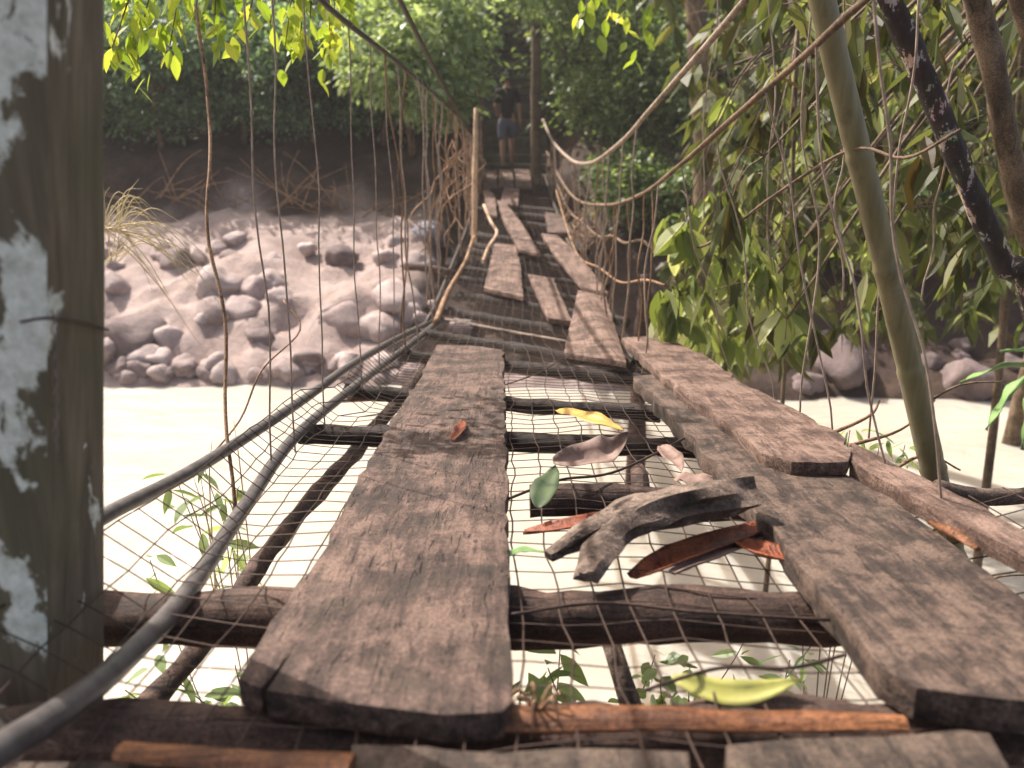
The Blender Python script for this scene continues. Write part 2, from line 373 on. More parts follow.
for i in range(15):
    px = random.uniform(95, 450); py = random.uniform(232, 285); p = gp(px, py); boulder(p.x, p.y, random.uniform(.07, .22), 'half buried pinkish stone near the smooth top of the left bank', 'half buried stones near the top of the left bank', 'rock', .5)
p = gp(842, 372); boulder(p.x, p.y, .42, 'large grey angular boulder on the right bank left of the bamboo pole', None, 'rock_dark', .2, (1.2, .8, .8), 2)
p = gp(965, 388); boulder(p.x, p.y, .40, 'dark boulder at the right waterline beyond the bamboo pole', None, 'rock_dark', .2)
p = gp(800, 392); boulder(p.x, p.y, .2, 'little dark stone at the right waterline nearest the bridge', None, 'rock_dark', .2)
for i in range(26):
    px = random.uniform(640, 1060); p = gp(px, random.uniform(340, 395)); boulder(p.x, p.y+.05, random.uniform(.08, .26), 'dark brown stone half hidden on the shaded right bank', 'stones on the shaded right bank', 'rock_dark')

# ------------------------------------------------------------------ leaves
T8 = np.array([(0, 0, 0), (0, .33, -.01), (0, .68, -.03), (0, 1, -.10), (-.42, .30, .06), (-.40, .64, .02), (.42, .30, .06), (.40, .64, .02)])
F8 = np.array([(0, 1, 4), (1, 5, 4), (1, 2, 5), (2, 3, 5), (0, 6, 1), (1, 6, 7), (1, 7, 2), (2, 7, 3)])
_rows = [(.12, .20), (.34, .42), (.58, .40), (.80, .22)]
T8 = np.array([(0, 0, 0)]+[p for t, w_ in _rows for p in ((-w_, t, .05*w_/.4-.06*t*t), (0, t, -.07*t*t-.01), (w_, t, .05*w_/.4-.06*t*t))]+[(0, 1, -.09)])
_f = [(0, 2, 1), (0, 3, 2)]
for _k in range(3):
    _a = 1+3*_k
    for _s in (0, 1): _f += [(_a+_s, _a+_s+1, _a+_s+4), (_a+_s, _a+_s+4, _a+_s+3)]
_f += [(10, 11, 13), (11, 12, 13)]
F8 = np.array(_f)
T4 = np.array([(0, 0, 0), (-.45, .48, .08), (0, 1, 0), (.45, .48, .08)]); F4 = np.array([(0, 3, 1), (1, 3, 2)])
T4b = T4; 
def leaves(C, D, Ln, Wd, detail=False, curl=0.0):
    C = np.asarray(C, float); D = np.asarray(D, float); n = len(C)
    D = D/np.linalg.norm(D, axis=1, keepdims=True)
    U = rng.normal(0, .45, (n, 3)); U[:, 2] += 1; X = np.cross(D, U); X /= np.linalg.norm(X, axis=1, keepdims=True)+1e-9; Z = np.cross(X, D)
    T, Fc = (T8, F8) if detail else (T4, F4)
    Tn = np.repeat(T[None], n, 0)
    cv = rng.uniform(.3, 1.6, n)
    z = Tn[:, :, 2]*cv[:, None]
    V = C[:, None, :]+(X[:, None, :]*(Tn[:, :, 0]*np.asarray(Wd)[:, None])[..., None]+D[:, None, :]*(Tn[:, :, 1]*np.asarray(Ln)[:, None])[..., None]+Z[:, None, :]*(z*np.asarray(Ln)[:, None])[..., None])
    k = len(T); Fs = (Fc[None]+(np.arange(n)*k)[:, None, None]).reshape(-1, 3)
    A = np.repeat(rng.beta(1.6, 2.0, n), k)
    return V.reshape(-1, 3), Fs, A
def leaf_obj(name, C, D, Ln, Wd, mat, parent=None, detail=False):
    V, T, A = leaves(C, D, Ln, Wd, detail); return link(name, mesh_np(name, V, T, A), mat, parent)
def blobs(center, rad, nclump, nleaf, clump_r, lsize, hollow=.35, aspect=.42):
    """leaf clumps spread unevenly through an ellipsoid; returns centres, dirs, lens, widths, clump centres"""
    c = np.array(center); rad = np.array(rad); cl = []
    while len(cl) < nclump:
        v = rng.uniform(-1, 1, 3); r = np.linalg.norm(v)
        if hollow < r < 1 and noise.noise(Vector(v*1.6)+Vector(center)) > -.12: cl.append(c+v*rad)
    cl = np.array(cl); per = rng.poisson(nleaf, nclump)+2
    idx = np.repeat(np.arange(nclump), per); n = len(idx)
    sz = rng.uniform(.6, 1.5, nclump)[idx]
    off = rng.normal(0, 1, (n, 3))*clump_r*sz[:, None]*np.array([1, 1, .55])
    C = cl[idx]+off
    D = off/ (np.linalg.norm(off, axis=1, keepdims=True)+1e-6)+rng.normal(0, .6, (n, 3))+np.array([0, 0, -.45])
    L = lsize*rng.uniform(.6, 1.3, n); return C, D, L, L*aspect*rng.uniform(.8, 1.4, n)*1.2, cl
def tree(name, base, center, rad, mat, label, cat, nclump=120, nleaf=40, clump_r=.22, lsize=.12, tr=.09, group=None, aspect=.42, limbs=9, hollow=.3):
    b = Vector(base); e = empty(name, b, label, cat, group); c = Vector(center)
    C, D, L, W, cl = blobs(center, rad, nclump, nleaf, clump_r, lsize, hollow, aspect)
    m = MB(); top = c+Vector((0, 0, rad[2]*.3)); mid = b.lerp(top, .5)+Vector((random.uniform(-.2, .2), random.uniform(-.2, .2), 0))
    tp = crom([b-Vector((0, 0, .2)), mid, top], 6); m.tube(tp, [tr*1.2, tr*.8, tr*.35], 8, .12)
    for i in range(limbs):
        q = Vector(cl[(i*13) % len(cl)]); s = tp[min(len(tp)-2, 4+i % 7)]; mm = s.lerp(q, .5)+Vector((0, 0, .12))
        m.tube(crom([s, mm, q], 5), [tr*.4, tr*.22, tr*.08], 5)
    m.build('trunk', M['trunk'], e)
    leaf_obj('crown', C, D, L, W, mat, e); return e
def gz(x, y): return bank_z(x, y)
# left bank bushes, dark
specs = [(-8.6, 18.6, 2.1, 'lf_dark', 'dark green bush on the far bank hidden mostly by the lichen post'),
         (-6.9, 18.3, 1.7, 'lf_dark', 'dark bushy shrub on the earth bank just right of the lichen post'),
         (-5.4, 18.8, 1.9, 'lf_dark', 'blue green shrub on the earth bank behind the leftmost hanging wires'),
         (-3.9, 18.4, 1.6, 'lf_dark', 'shrub on the earth bank midway between lichen post and far bridge end'),
         (-2.6, 18.7, 1.4, 'lf_dark', 'dense dark shrub on the earth bank left of the pale stick')]
for x, y, r, mt, lb in specs:
    tree('shrub', (x, y, gz(x, y)), (x, y-.2, gz(x, y)+1.35*r/1.8+.15), (r*.95, 1.1, r*.72), M[mt], lb, 'bush', 170, 42, .2, .13, .06, 'dark shrubs on the far left bank')
# centre: bright tree arching over the far end
tree('young_tree', (-1.9, 17.9, gz(-1.9, 17.9)), (-1.5, 15.6, 1.0), (1.2, 1.3, 1.1), M['lf_bright'], 'bright sunlit light green tree arching over the far end of the bridge', 'tree', 170, 60, .17, .16, .07, aspect=.4)
tree('young_tree', (1.6, 18.6, gz(1.6, 18.6)), (1.0, 17.0, 2.3), (1.4, 1.0, .8), M['lf_bright'], 'light green tree crown above the person at the right far post', 'tree', 110, 55, .17, .13, .07)
tree('young_tree', (2.6, 17.2, gz(2.6, 17.2)), (2.2, 16.4, .55), (1.35, 1.0, 1.15), M['lf_mid'], 'rounded mid green tree directly right of the far post behind the sagging cable', 'tree', 190, 55, .18, .12, .08)
tree('young_tree', (4.3, 16.6, gz(4.3, 16.6)), (4.0, 15.5, .2), (1.5, 1.1, 1.1), M['lf_mid'], 'mid green tree in the gap right of the pale brown trunk', 'tree', 170, 50, .2, .13, .08)
tree('young_tree', (6.6, 16.2, gz(6.6, 16.2)), (6.2, 15.2, .1), (1.8, 1.2, 1.5), M['lf_mid'], 'shaded green tree on the right bank behind the bamboo pole', 'tree', 190, 45, .22, .14, .08)
tree('young_tree', (9.2, 15.8, gz(9.2, 15.8)), (8.7, 14.8, .2), (2.0, 1.3, 1.6), M['lf_mid'], 'shaded green tree at the far right edge of the right bank', 'tree', 190, 45, .22, .14, .08)
for (x, y, r, dz, lb) in [(2.0, 14.9, .75, .75, 'low shrub on the right bank close beside the bridge wires'), (3.3, 14.0, 1.0, .9, 'leafy shrub on the right bank below the mid green tree'), (5.2, 13.7, 1.2, .9, 'wide shrub on the right bank left of the bamboo pole'), (7.2, 13.8, 1.3, .9, 'wide shrub on the right bank behind the scaly trunk'), (2.9, 15.9, 1.0, 1.9, 'upright shrub between the right far post and the pale brown trunk')]:
    tree('bank_shrub', (x, y, gz(x, y)), (x, y, gz(x, y)+dz), (r, .8, r*.7), M['lf_mid'], lb, 'bush', 110, 40, .16, .13, .04)
# background wood behind
k = 0
for (x, y, h, r, mt) in [(-13, 22, 3.4, 3.0, 'lf_dark'), (-9.5, 21.5, 3.0, 2.6, 'lf_dark'), (-6.6, 22, 3.3, 2.5, 'lf_dark'), (-3.9, 21.3, 2.8, 2.2, 'lf_dark'), (-2.0, 22.6, 3.6, 1.9, 'lf_dark'),
                       (2.3, 22.4, 3.5, 2.0, 'lf_mid'), (1.75, 19.6, 2.6, 1.0, 'lf_mid'), (4.4, 20.8, 2.7, 2.1, 'lf_mid'), (7.4, 20.6, 2.9, 2.5, 'lf_mid'), (10.6, 20.8, 3.2, 2.8, 'lf_mid'), (14.2, 21, 3.2, 3, 'lf_mid'), (0.1, 27.5, 4.4, 2.6, 'lf_dark'), (-5, 27, 5, 3.6, 'lf_dark'), (5, 27, 5, 3.6, 'lf_dark'), (-11, 28, 5.2, 4, 'lf_dark'), (11.5, 27.5, 5.2, 4, 'lf_dark')]:
    z0 = gz(x, y)
    tree('forest_tree', (x, y, z0), (x, y, z0+h*.62), (r, r*.7, h*.62), M[mt], 'dense forest tree standing in the dark wood behind the far bank', 'tree', 210, 42, .34, .2, .14, 'forest trees behind the far bank')
# ------------------------------------------------------------------ drooping leaf bunches
def bunches(pts, nl=(6, 10), ll=(.14, .22), asp=.26, droop=.9, spread=.55):
    C = []; D = []; L = []
    for p in pts:
        n = random.randint(*nl); a0 = random.uniform(0, 6.28)
        for i in range(n):
            a = a0+i*2.4; s = random.uniform(.15, spread)
            C.append(p+Vector((random.gauss(0, .02), random.gauss(0, .02), random.uniform(-.05, .03)))); D.append((math.cos(a)*s, math.sin(a)*s, -droop*random.uniform(.4, 1.1))); L.append(random.uniform(*ll))
    L = np.array(L); return C, D, L, L*asp*1.2*rng.uniform(.8, 1.25, len(L))
def inpoly(x, y, poly):
    c = False; j = len(poly)-1
    for i in range(len(poly)):
        xi, yi = poly[i]; xj, yj = poly[j]
        if (yi > y) != (yj > y) and x < (xj-xi)*(y-yi)/(yj-yi)+xi: c = not c
        j = i
    return c
def sample(poly, n, Y):
    xs = [a for a, b in poly]; ys = [b for a, b in poly]; out = []
    while len(out) < n:
        x, y = random.uniform(min(xs), max(xs)), random.uniform(min(ys), max(ys))
        if inpoly(x, y, poly): out.append(P(x, y, random.uniform(*Y)))
    return out
def bunch_tree(name, base, hub, pts, mat, label, ll, asp=.26, tr=.05, twig=True, detail=True, nl=(6, 10), hubs=6, droop=.9, cat='tree', spread=.55, twr=.0035):
    b = Vector(base); e = empty(name, b, label, cat); m = MB()
    # limbs: k hubs chosen among the bunches, each bunch twig hangs from its nearest limb
    hs = [Vector(pts[i]) for i in range(0, len(pts), max(1, len(pts)//hubs))]
    hub = Vector(hub); m.tube(crom([b-Vector((0, 0, .2)), b.lerp(hub, .5)+Vector((.08, .05, 0)), hub], 6), [tr, tr*.7, tr*.5], 8, .1)
    nodes = []
    for h in hs:
        mm = hub.lerp(h, .5)+Vector((random.uniform(-.1, .1), random.uniform(-.1, .1), .18)); c = crom([hub, mm, h+Vector((0, 0, .1))], 6); m.tube(c, [tr*.4, tr*.25, tr*.10], 5); nodes += c[2:]
    if twig:
        for p in pts:
            q = min(nodes, key=lambda v: (v-p).length_squared); mm = q.lerp(p, .5)+Vector((0, 0, .06+.1*(q-p).length))
            m.tube(crom([q, mm, p], 4), [twr, twr*.6], 4, cap=False)
    m.build('trunk', M['trunk'], e)
    C, D, L, W = bunches(pts, nl, ll, asp, droop, spread); leaf_obj('crown', C, D, L, W, mat, e, detail); return e
poly_mid = [(655, -40), (1060, -40), (1060, 330), (960, 330), (900, 318), (860, 320), (800, 355), (740, 370), (690, 350), (660, 280), (700, 200), (690, 100)]
poly_near = [(720, -60), (1080, -60), (1080, 250), (930, 290), (850, 300), (790, 350), (740, 330), (690, 300), (670, 250), (715, 190), (760, 90)]
bunch_tree('leafy_tree', (5.6, 9.6, -4.3), (5.2, 8.4, 1.2), sample(poly_mid, 330, (6.2, 9.2)), M['lf_olive'], 'shaded olive leaved tree with drooping foliage filling the right side behind the bamboo', (.14, .36), .29, hubs=14, tr=.12, detail=False, nl=(6, 10), spread=.9)
bunch_tree('leafy_tree', (2.9, 4.4, -4.2), (2.8, 4.3, 1.1), sample(poly_near, 105, (3.4, 5.2)), M['lf_olive'], 'near tree with long drooping pale backed leaves around the bamboo pole', (.10, .26), .28, hubs=12, tr=.05, detail=True, nl=(3, 7), spread=.8)
bunch_tree('leafy_tree', (1.75, 5.6, -4.3), (1.6, 5.4, .5), sample([(655, 215), (760, 190), (800, 330), (780, 350), (725, 345), (690, 330), (665, 300)], 34, (4.2, 5.2)), M['lf_pale'], 'slim sapling with sunlit hanging leaves just right of the right hand wires', (.15, .24), .34, hubs=6, tr=.022, nl=(4, 7))
bunch_tree('leafy_tree', (3.6, 6.2, -4.3), (3.1, 5.9, .9), sample(poly_mid, 75, (5.3, 6.6)), M['lf_pale'], 'thin tree with paler yellow green leaves mixed among the olive foliage on the right', (.10, .24), .27, hubs=10, tr=.04, detail=True, nl=(3, 8), spread=1.2)
# top left twig with yellow leaves; top centre yellow leaves
def spray(name, start, ends, mat, label, nl, ll, asp, r=.006, cat='branch', step=.16):
    e = empty(name, start, label, cat); m = MB(); pts = []
    for q in ends:
        mm = Vector(start).lerp(q, .5)+Vector((0, 0, .10)); c = crom([start, mm, q], 8); m.tube(c, [r, r*.35], 5)
        for v in c[3:]: pts += [v+Vector((random.gauss(0, .04), random.gauss(0, .05), random.uniform(-.05, .0)))]
    m.build('twig', M['trunk'], e)
    C, D, L, W = bunches(pts, nl, ll, asp, .8, .7); leaf_obj('foliage', C, D, L, W, mat, e, True)
spray('leafy_branch', P(230, -190, 3.4), [P(118, 30, 3.1), P(150, 12, 3.3), P(195, 20, 3.0), P(240, 35, 3.5), P(130, 70, 3.2), P(170, 45, 3.3), P(215, 15, 3.1), P(112, 48, 3.0)], M['lf_yellow'], 'sunlit yellow green leafy branch hanging in beside the lichen post', (2, 4), (.055, .10), .42)
spray('leafy_branch', P(330, -190, 3.8), [P(270, 25, 3.6), P(300, 40, 3.8), P(335, 22, 4.0), P(250, 10, 3.9), P(310, 18, 3.7), P(285, 48, 3.7), P(350, 12, 4.0), P(330, 60, 3.9)], M['lf_yellow'], 'sunlit yellow green leafy branch hanging in above the leftmost wires', (2, 4), (.055, .10), .42)
spray('leafy_branch', P(610, -170, 5.4), [P(585, 18, 5.0), P(612, 35, 5.0), P(640, 52, 5.1), P(600, 5, 5.3)], M['lf_yellow'], 'small yellow leaved branch dangling at the top right of the far post', (1, 3), (.08, .13), .4)
# near leaf at the right edge
def single_leaf(name, pts_top, width, mat, label, cat='leaf', fold=.25, twist=0, parent=None):
    c = crom(pts_top, 6); n = len(c); V = []; 
    for i, p in enumerate(c):
        t = i/(n-1); w = width*(math.sin(math.pi*min(1, .04+t*.96))**.75)*(1-.25*t)
        tn = (c[min(i+1, n-1)]-c[max(i-1, 0)]).normalized(); side = tn.cross(Vector((0, math.sin(twist), math.cos(twist)))).normalized(); up = side.cross(tn)
        rip = .12*width*math.sin(t*14)
        V += [p-side*w+up*(w*fold+rip), p-side*w*.5+up*w*fold*.35, p, p+side*w*.5+up*w*fold*.35, p+side*w+up*(w*fold-rip)]
    T = [(i*5+k, i*5+k+1, (i+1)*5+k+1, (i+1)*5+k) for i in range(n-1) for k in range(4)]
    me = mesh_np(name, V, T, None, True)
    o = link(name, me, mat, parent)
    so = o.modifiers.new('thick', 'SOLIDIFY'); so.thickness = .0012
    if parent is None: tag(o, label, cat)
    return o
st = empty('leafy_twig', P(1075, 330, 1.75), 'twig with large fresh green leaves poking in at the right edge over the water', 'twig')
MB().tube(crom([P(1150, 300, 1.8), P(1075, 345, 1.75), P(1030, 372, 1.7)], 5), .004, 6).build('stem', M['trunk'], st)
for q in ([(1035, 365), (1000, 368), (960, 383)], [(1030, 372), (1010, 395), (986, 430)], [(1040, 378), (1030, 410), (1022, 450)], [(1045, 360), (1030, 350), (1000, 352)]):
    single_leaf('leaf', [P(a, b, 1.7-.03*i) for i, (a, b) in enumerate(q)], .026, M['leafgreen'], None, parent=st, twist=.5)
# slender plants under and beside the deck
def lowplant(base, tips, label, n=5, ll=(.06, .11), asp=.35, mat='lf_bright'):
    e = empty('riverside_plant', base, label, 'plant'); m = MB(); pts = []
    for q in tips:
        c = crom([Vector(base), Vector(base).lerp(q, .55)+Vector((random.uniform(-.1, .1), .05, .12)), q], 7); m.tube(c, [.0035, .0015], 5); pts += c[-5:]
    m.build('stem', M['trunk'], e); C, D, L, W = bunches(pts, (2, n), ll, asp, .35, 1.0); leaf_obj('foliage', C, D, L, W, M[mat], e, True)
lowplant((-.75, 2.6, -2.9), [P(125, 690, 1.75), P(160, 665, 1.8), P(205, 705, 1.75), P(235, 665, 1.85), P(150, 720, 1.7)], 'green leafy plant under the deck at the foot of the lichen post')
lowplant((.15, 2.7, -3.0), [P(520, 690, 1.75), P(548, 668, 1.8), P(560, 650, 1.9)], 'small green sprig under the deck beside the widest plank', 4)
lowplant((.5, 2.9, -3.1), [P(655, 655, 2.0), P(690, 665, 1.95), P(700, 690, 1.9), P(660, 680, 1.9)], 'round leaved pale plant seen through the netting behind the lime leaf', 6, (.03, .055), .8)
lowplant((.75, 3.0, -3.2), [P(745, 640, 2.1), P(790, 660, 2.1), P(815, 640, 2.1)], 'hanging green sprig under the deck left of the broad right plank', 3, (.05, .09), .3)
lowplant((-1.15, 3.4, -3.3), [P(175, 475, 2.7), P(205, 470, 2.8), P(225, 500, 2.7), P(150, 560, 2.6)], 'sparse green twig over the water behind the upper black pipe', 3, (.07, .12), .3)
lowplant((1.45, 3.6, -3.3), [P(850, 430, 2.9), P(880, 440, 2.9), P(905, 445, 2.9), P(865, 460, 2.8), P(820, 425, 3.0), P(890, 470, 2.7)], 'low green shoots behind the outer right planks at the foot of the bamboo', 5, (.05, .10), .22)
# straw grass left
def grass(base, targets, label, n=26, mat='straw', r=.0022):
    m = MB(); 
    for i in range(n):
        q = random.choice(targets)+Vector((random.gauss(0, .06), random.gauss(0, .06), random.gauss(0, .05)))
        b = Vector(base)+Vector((random.gauss(0, .03), random.gauss(0, .03), 0)); mm = b.lerp(q, .5)+Vector((0, 0, random.uniform(.03, .16)))
        m.tube(crom([b, mm, q], 6), [r, r, r*.3], 4, cap=False)
    tag(m.build('grass_clump', M[mat]), label, 'grass')
M['paleblade'] = onecol('pale_dry_grass', (.42, .33, .16), (.60, .50, .28), 20, .7)
grass(P(112, 228, 4.0), [P(165, 275, 4.0), P(190, 300, 4.1), P(215, 345, 4.1), P(160, 220, 4.1), P(205, 285, 4.0)], 'straw coloured dry grass arching out from behind the lichen post', 30, 'paleblade')
grass(P(112, 262, 4.2), [P(140, 180, 4.2), P(150, 250, 4.2), P(175, 255, 4.2), P(118, 195, 4.2)], 'short pale grass tuft with a tall stalk beside the lichen post', 12, 'paleblade')
grass(P(222, 520, 2.4)+Vector((0, 0, -.3)), [P(215, 470, 2.4), P(232, 480, 2.4), P(222, 455, 2.4)], 'small green yellow grass blades beside the lower black pipe', 8, 'paleblade')

for i, (px, py, n, w, lb) in enumerate([(170, 196, 16, .9, 'dry brown brushwood on the earth bank behind the leftmost liana'), (285, 200, 20, 1.1, 'dry brown brushwood on the earth bank behind the first hanging wires'), (350, 212, 18, .9, 'rusty brown fallen fronds at the foot of the earth bank'), (400, 205, 16, .8, 'dark brushwood at the foot of the earth bank beside the bluish boulder')]):
    m = MB(); o_ = P(px, py, 16.2)
    for k in range(n):
        b = o_+Vector((random.uniform(-w, w), random.uniform(-.3, .5), random.uniform(-.3, .0))); t = b+Vector((random.gauss(0, .7), random.uniform(-.3, .5), random.uniform(.1, 1.0)*(1 if i != 2 else .3)))
        m.tube(crom([b, b.lerp(t, .5)+Vector((random.gauss(0, .08), 0, random.gauss(.05, .08))), t], 5), [.012, .005], 5, cap=False)
    tag(m.build('brushwood', M['orange'] if i == 2 else M['straw']), lb, 'brushwood')
# ------------------------------------------------------------------ planks
def prism(name, outline, thick, mat, label, off=.0, group=None, cat='plank', cut=.05, amp=.0025, cat_parent=None, zf=None, chips=.006):
    top = [(Dk(a, b, off) if zf is None else zf(a, b)) for a, b in outline]
    # refine the outline so its edges can be worn
    pts = []
    for i, p in enumerate(top):
        q = top[(i+1) % len(top)]; n = max(1, int((q-p).length/.06))
        for k in range(n):
            v = p.lerp(q, k/n); j = chips if k else chips*.3
            v = v+Vector((noise.noise(v*17), noise.noise(v*17+Vector((5, 3, 0))), 0))*j*1.6; pts.append(v)
    bm = bmesh.new(); vs = [bm.verts.new(p) for p in pts]; f = bm.faces.new(vs); f.normal_update()
    if f.normal.z < 0: bmesh.ops.reverse_faces(bm, faces=[f])
    ex = bmesh.ops.extrude_face_region(bm, geom=[f]); lower = [g for g in ex['geom'] if isinstance(g, bmesh.types.BMVert)]
    bmesh.ops.translate(bm, verts=lower, vec=(0, 0, -thick))
    bmesh.ops.recalc_face_normals(bm, faces=bm.faces[:])
    rim = [e for e in bm.edges if len(e.link_faces) == 2 and e.calc_face_angle(0) > 1.0 and abs((e.verts[0].co-e.verts[1].co).normalized().z) < .7]
    bmesh.ops.bevel(bm, geom=rim, offset=.0025, segments=2, affect='EDGES', profile=.6)
    co = [v.co for v in bm.verts]; mn = [min(c[i] for c in co) for i in range(3)]; mx = [max(c[i] for c in co) for i in range(3)]
    for ax in (0, 1):
        n = int((mx[ax]-mn[ax])/(cut*(1 if ax == 0 else 1.6)))
        for k in range(1, n+1):
            pc = Vector((0, 0, 0)); pc[ax] = mn[ax]+(mx[ax]-mn[ax])*k/(n+1)+.0007; no = Vector((0, 0, 0)); no[ax] = 1
            bmesh.ops.bisect_plane(bm, geom=bm.verts[:]+bm.edges[:]+bm.faces[:], plane_co=pc, plane_no=no, dist=1e-5)
    sd = random.uniform(0, 50)
    for v in bm.verts:
        q = v.co*6+Vector((sd, 0, 0)); v.co.z += noise.noise(q)*amp*1.5+noise.noise(q*4)*amp*.7
    bmesh.ops.triangulate(bm, faces=bm.faces[:])
    me = bpy.data.meshes.new(name); bm.to_mesh(me); bm.free()
    me.polygons.foreach_set('use_smooth', [True]*len(me.polygons)); me.set_sharp_from_angle(angle=R(42))
    o = link(name, me, mat); tag(o, label, cat, group); return o
TH = .042
prism('plank', [(238, 676), (262, 686), (290, 652), (268, 688), (330, 700), (400, 709), (500, 712), (511, 700), (511, 640), (508, 560), (506, 440), (503, 350), (470, 345), (437, 345), (414, 388), (402, 404), (375, 450), (345, 505), (318, 558), (285, 604), (262, 640)], TH, M['plank'], 'widest worn brown plank running forward from the front beam in the middle', off=TH, chips=.010)
prism('plank', [(916, 688), (1000, 700), (1120, 706), (1100, 640), (1030, 604), (960, 550), (900, 506), (840, 470), (760, 430), (700, 398), (655, 374), (634, 376), (662, 406), (700, 448), (752, 508), (812, 580), (862, 640)], .05, M['plank_wet'], 'broad long dark plank with bare grain on the right, lying under the outer planks', off=.05, chips=.016)
prism('plank', [(622, 338), (655, 335), (700, 352), (745, 384), (800, 412), (846, 438), (848, 462), (792, 462), (760, 452), (728, 424), (682, 392), (642, 358)], .036, M['plank_pale'], 'reddish outer right plank with a broken near end resting on the broad plank', off=.085, chips=.012)
prism('plank', [(850, 462), (852, 442), (905, 468), (960, 496), (1024, 530), (1130, 590), (1100, 600), (1030, 556), (960, 522), (900, 488)], .04, M['plank_pale'], 'outermost near plank on the right with an orange splintered edge', off=.075, chips=.012)
prism('plank', [(564, 352), (592, 357), (626, 362), (616, 330), (606, 296), (578, 290), (571, 320)], .03, M['plank_pale'], 'short tapering plank with pale left edge ahead of the right hand planks', off=.05, chips=.004)
prism('plank', [(548, 318), (572, 321), (562, 298), (553, 278), (528, 274), (538, 296)], .03, M['plank_pale'], 'small slanting board in the middle over the netting left of the tapering plank', off=.04)
prism('plank', [(484, 288), (523, 297), (521, 268), (516, 245), (495, 242), (490, 262)], .03, M['plank_pale'], 'short straight board on the left at the lowest part of the far deck', off=.05)
prism('plank', [(582, 287), (608, 293), (590, 268), (572, 248), (557, 235), (541, 233), (556, 256)], .03, M['plank_pale'], 'long pinkish plank running from the tapering plank towards the far end on the right', off=.07, cut=.1)
prism('plank', [(519, 249), (541, 254), (524, 226), (506, 203), (497, 200), (504, 222)], .03, M['plank_pale'], 'narrow pinkish plank on the far deck reaching up to the landing', off=.07, cut=.1)
prism('plank', [(488, 214), (497, 216), (495, 196), (488, 188), (483, 190)], .03, M['plank_pale'], 'thin far board at the left edge below the far left post', off=.06, cut=.1)
prism('plank', [(500, 203), (518, 205), (519, 189), (504, 187)], .03, M['plank_pale'], 'square grey board just before the landing', off=.05, cut=.1)
prism('plank', [(548, 232), (575, 233), (560, 214), (545, 212)], .03, M['plank'], 'dull brown board on the right of the far deck beside the long pinkish plank', off=.03, cut=.1)
for i, (a, b, c, d) in enumerate([(484, 497, 497, 486), (499, 514, 512, 499), (516, 532, 529, 514)]):
    prism('landing_board', [(a, 186), (b, 186), (c, 169), (d, 169)], .04, M['plank_pale'], ['left', 'middle', 'right'][i]+' one of the three landing boards at the feet of the person', off=.03, group='landing boards at the far end', cut=.15, cat='board')
prism('plank', [(352, 900), (694, 900), (690, 752), (640, 749), (560, 747), (500, 750), (444, 746), (430, 744), (352, 742)], .035, M['plank_dark'], 'dark near plank at the bottom edge beneath the end of the widest plank', off=.015)
prism('plank', [(722, 900), (1030, 900), (1010, 770), (990, 734), (960, 730), (840, 736), (726, 745)], .04, M['plank_dark'], 'mossy near plank at the bottom edge under the broad right plank', off=.02)
prism('plank', [(-80, 900), (310, 900), (306, 768), (150, 762), (-60, 760)], .035, M['plank_dark'], 'shadowy near plank at the bottom left corner by the post', off=.0)
tag(MB().tube([Dk(930, 522, .066), Dk(958, 534, .066), Dk(978, 549, .062)], [.006, .016, .008], 8, .5, .5).build('splinter', M['orange']), 'raw orange splinter on the inner edge of the outermost near plank', 'splinter')
# slats
def bar(name, a, b, ra, rb, mat, label, flat=.5, cat='slat', rough=.12, mid=None, seed=0, n=9, sides=9):
    pts = [a, b] if mid is None else [a, mid, b]
    c = crom(pts, n) if mid is not None else [a.lerp(b, i/n) for i in range(n+1)]
    c = [p+Vector((noise.noise(p*4+Vector((seed, 0, 0))), 0, noise.noise(p*4+Vector((0, seed, 0)))))*ra*.5 for p in c]
    return tag(MB().tube(c, [ra, (ra+rb)/2, rb], sides, rough, flat, seed).build(name, mat, sharp=50), label, cat)
bar('slat', Dk(505, 718, .012), Dk(905, 722, .012), .026, .014, M['orange'], 'orange brown split slat lying across the front on the netting', .55, n=22)
bar('slat', Dk(118, 752, .02), Dk(350, 770, .02), .015, .022, M['orange'], 'wet shiny orange slat low at the bottom left under the post', .55, n=14)
bar('slat', Dk(440, 318, .02), Dk(592, 346, .02), .018, .014, M['greybark'], 'thin pale grey slat crossing the netting at the sag', .4, n=12)
# ------------------------------------------------------------------ cross beams (px left, py left, px right, py right, thickness m)
def beam(a, b, h, lab, mat='beam', seed=0, group='dark cross beams under the deck', flat=1.0, off=-.01):
    A = Dk(*a, off); B = Dk(*b, off); n = max(6, int((B-A).length/.05)); pts = []
    for i in range(n+1):
        p = A.lerp(B, i/n); p.z = p.z-h*.5+noise.noise(p*2.5+Vector((seed, 0, 0)))*h*.18; p.y += noise.noise(p*2+Vector((0, seed, 0)))*h*.2; pts.append(p)
    m = MB(); m.tube(pts, h*.56, 10, .16, 1.0, seed)
    # square the log off a little
    o = m.build('cross_beam', M[mat], sharp=60); tag(o, lab, 'beam', group); return o
beam((-120, 716), (1130, 716), .10, 'thick cross beam nearest the camera holding the near ends of the big planks', seed=1)
beam((60, 596), (1000, 596), .088, 'heavy straight cross beam passing under the middle of the widest plank', seed=2)
beam((530, 492), (800, 490), .075, 'rounded log beam with a mossy left end behind the forked log', seed=3)
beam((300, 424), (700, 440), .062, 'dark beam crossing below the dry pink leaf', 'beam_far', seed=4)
beam((345, 386), (660, 408), .055, 'dark beam with orange wood beside the lower black pipe', 'beam_far', seed=5)
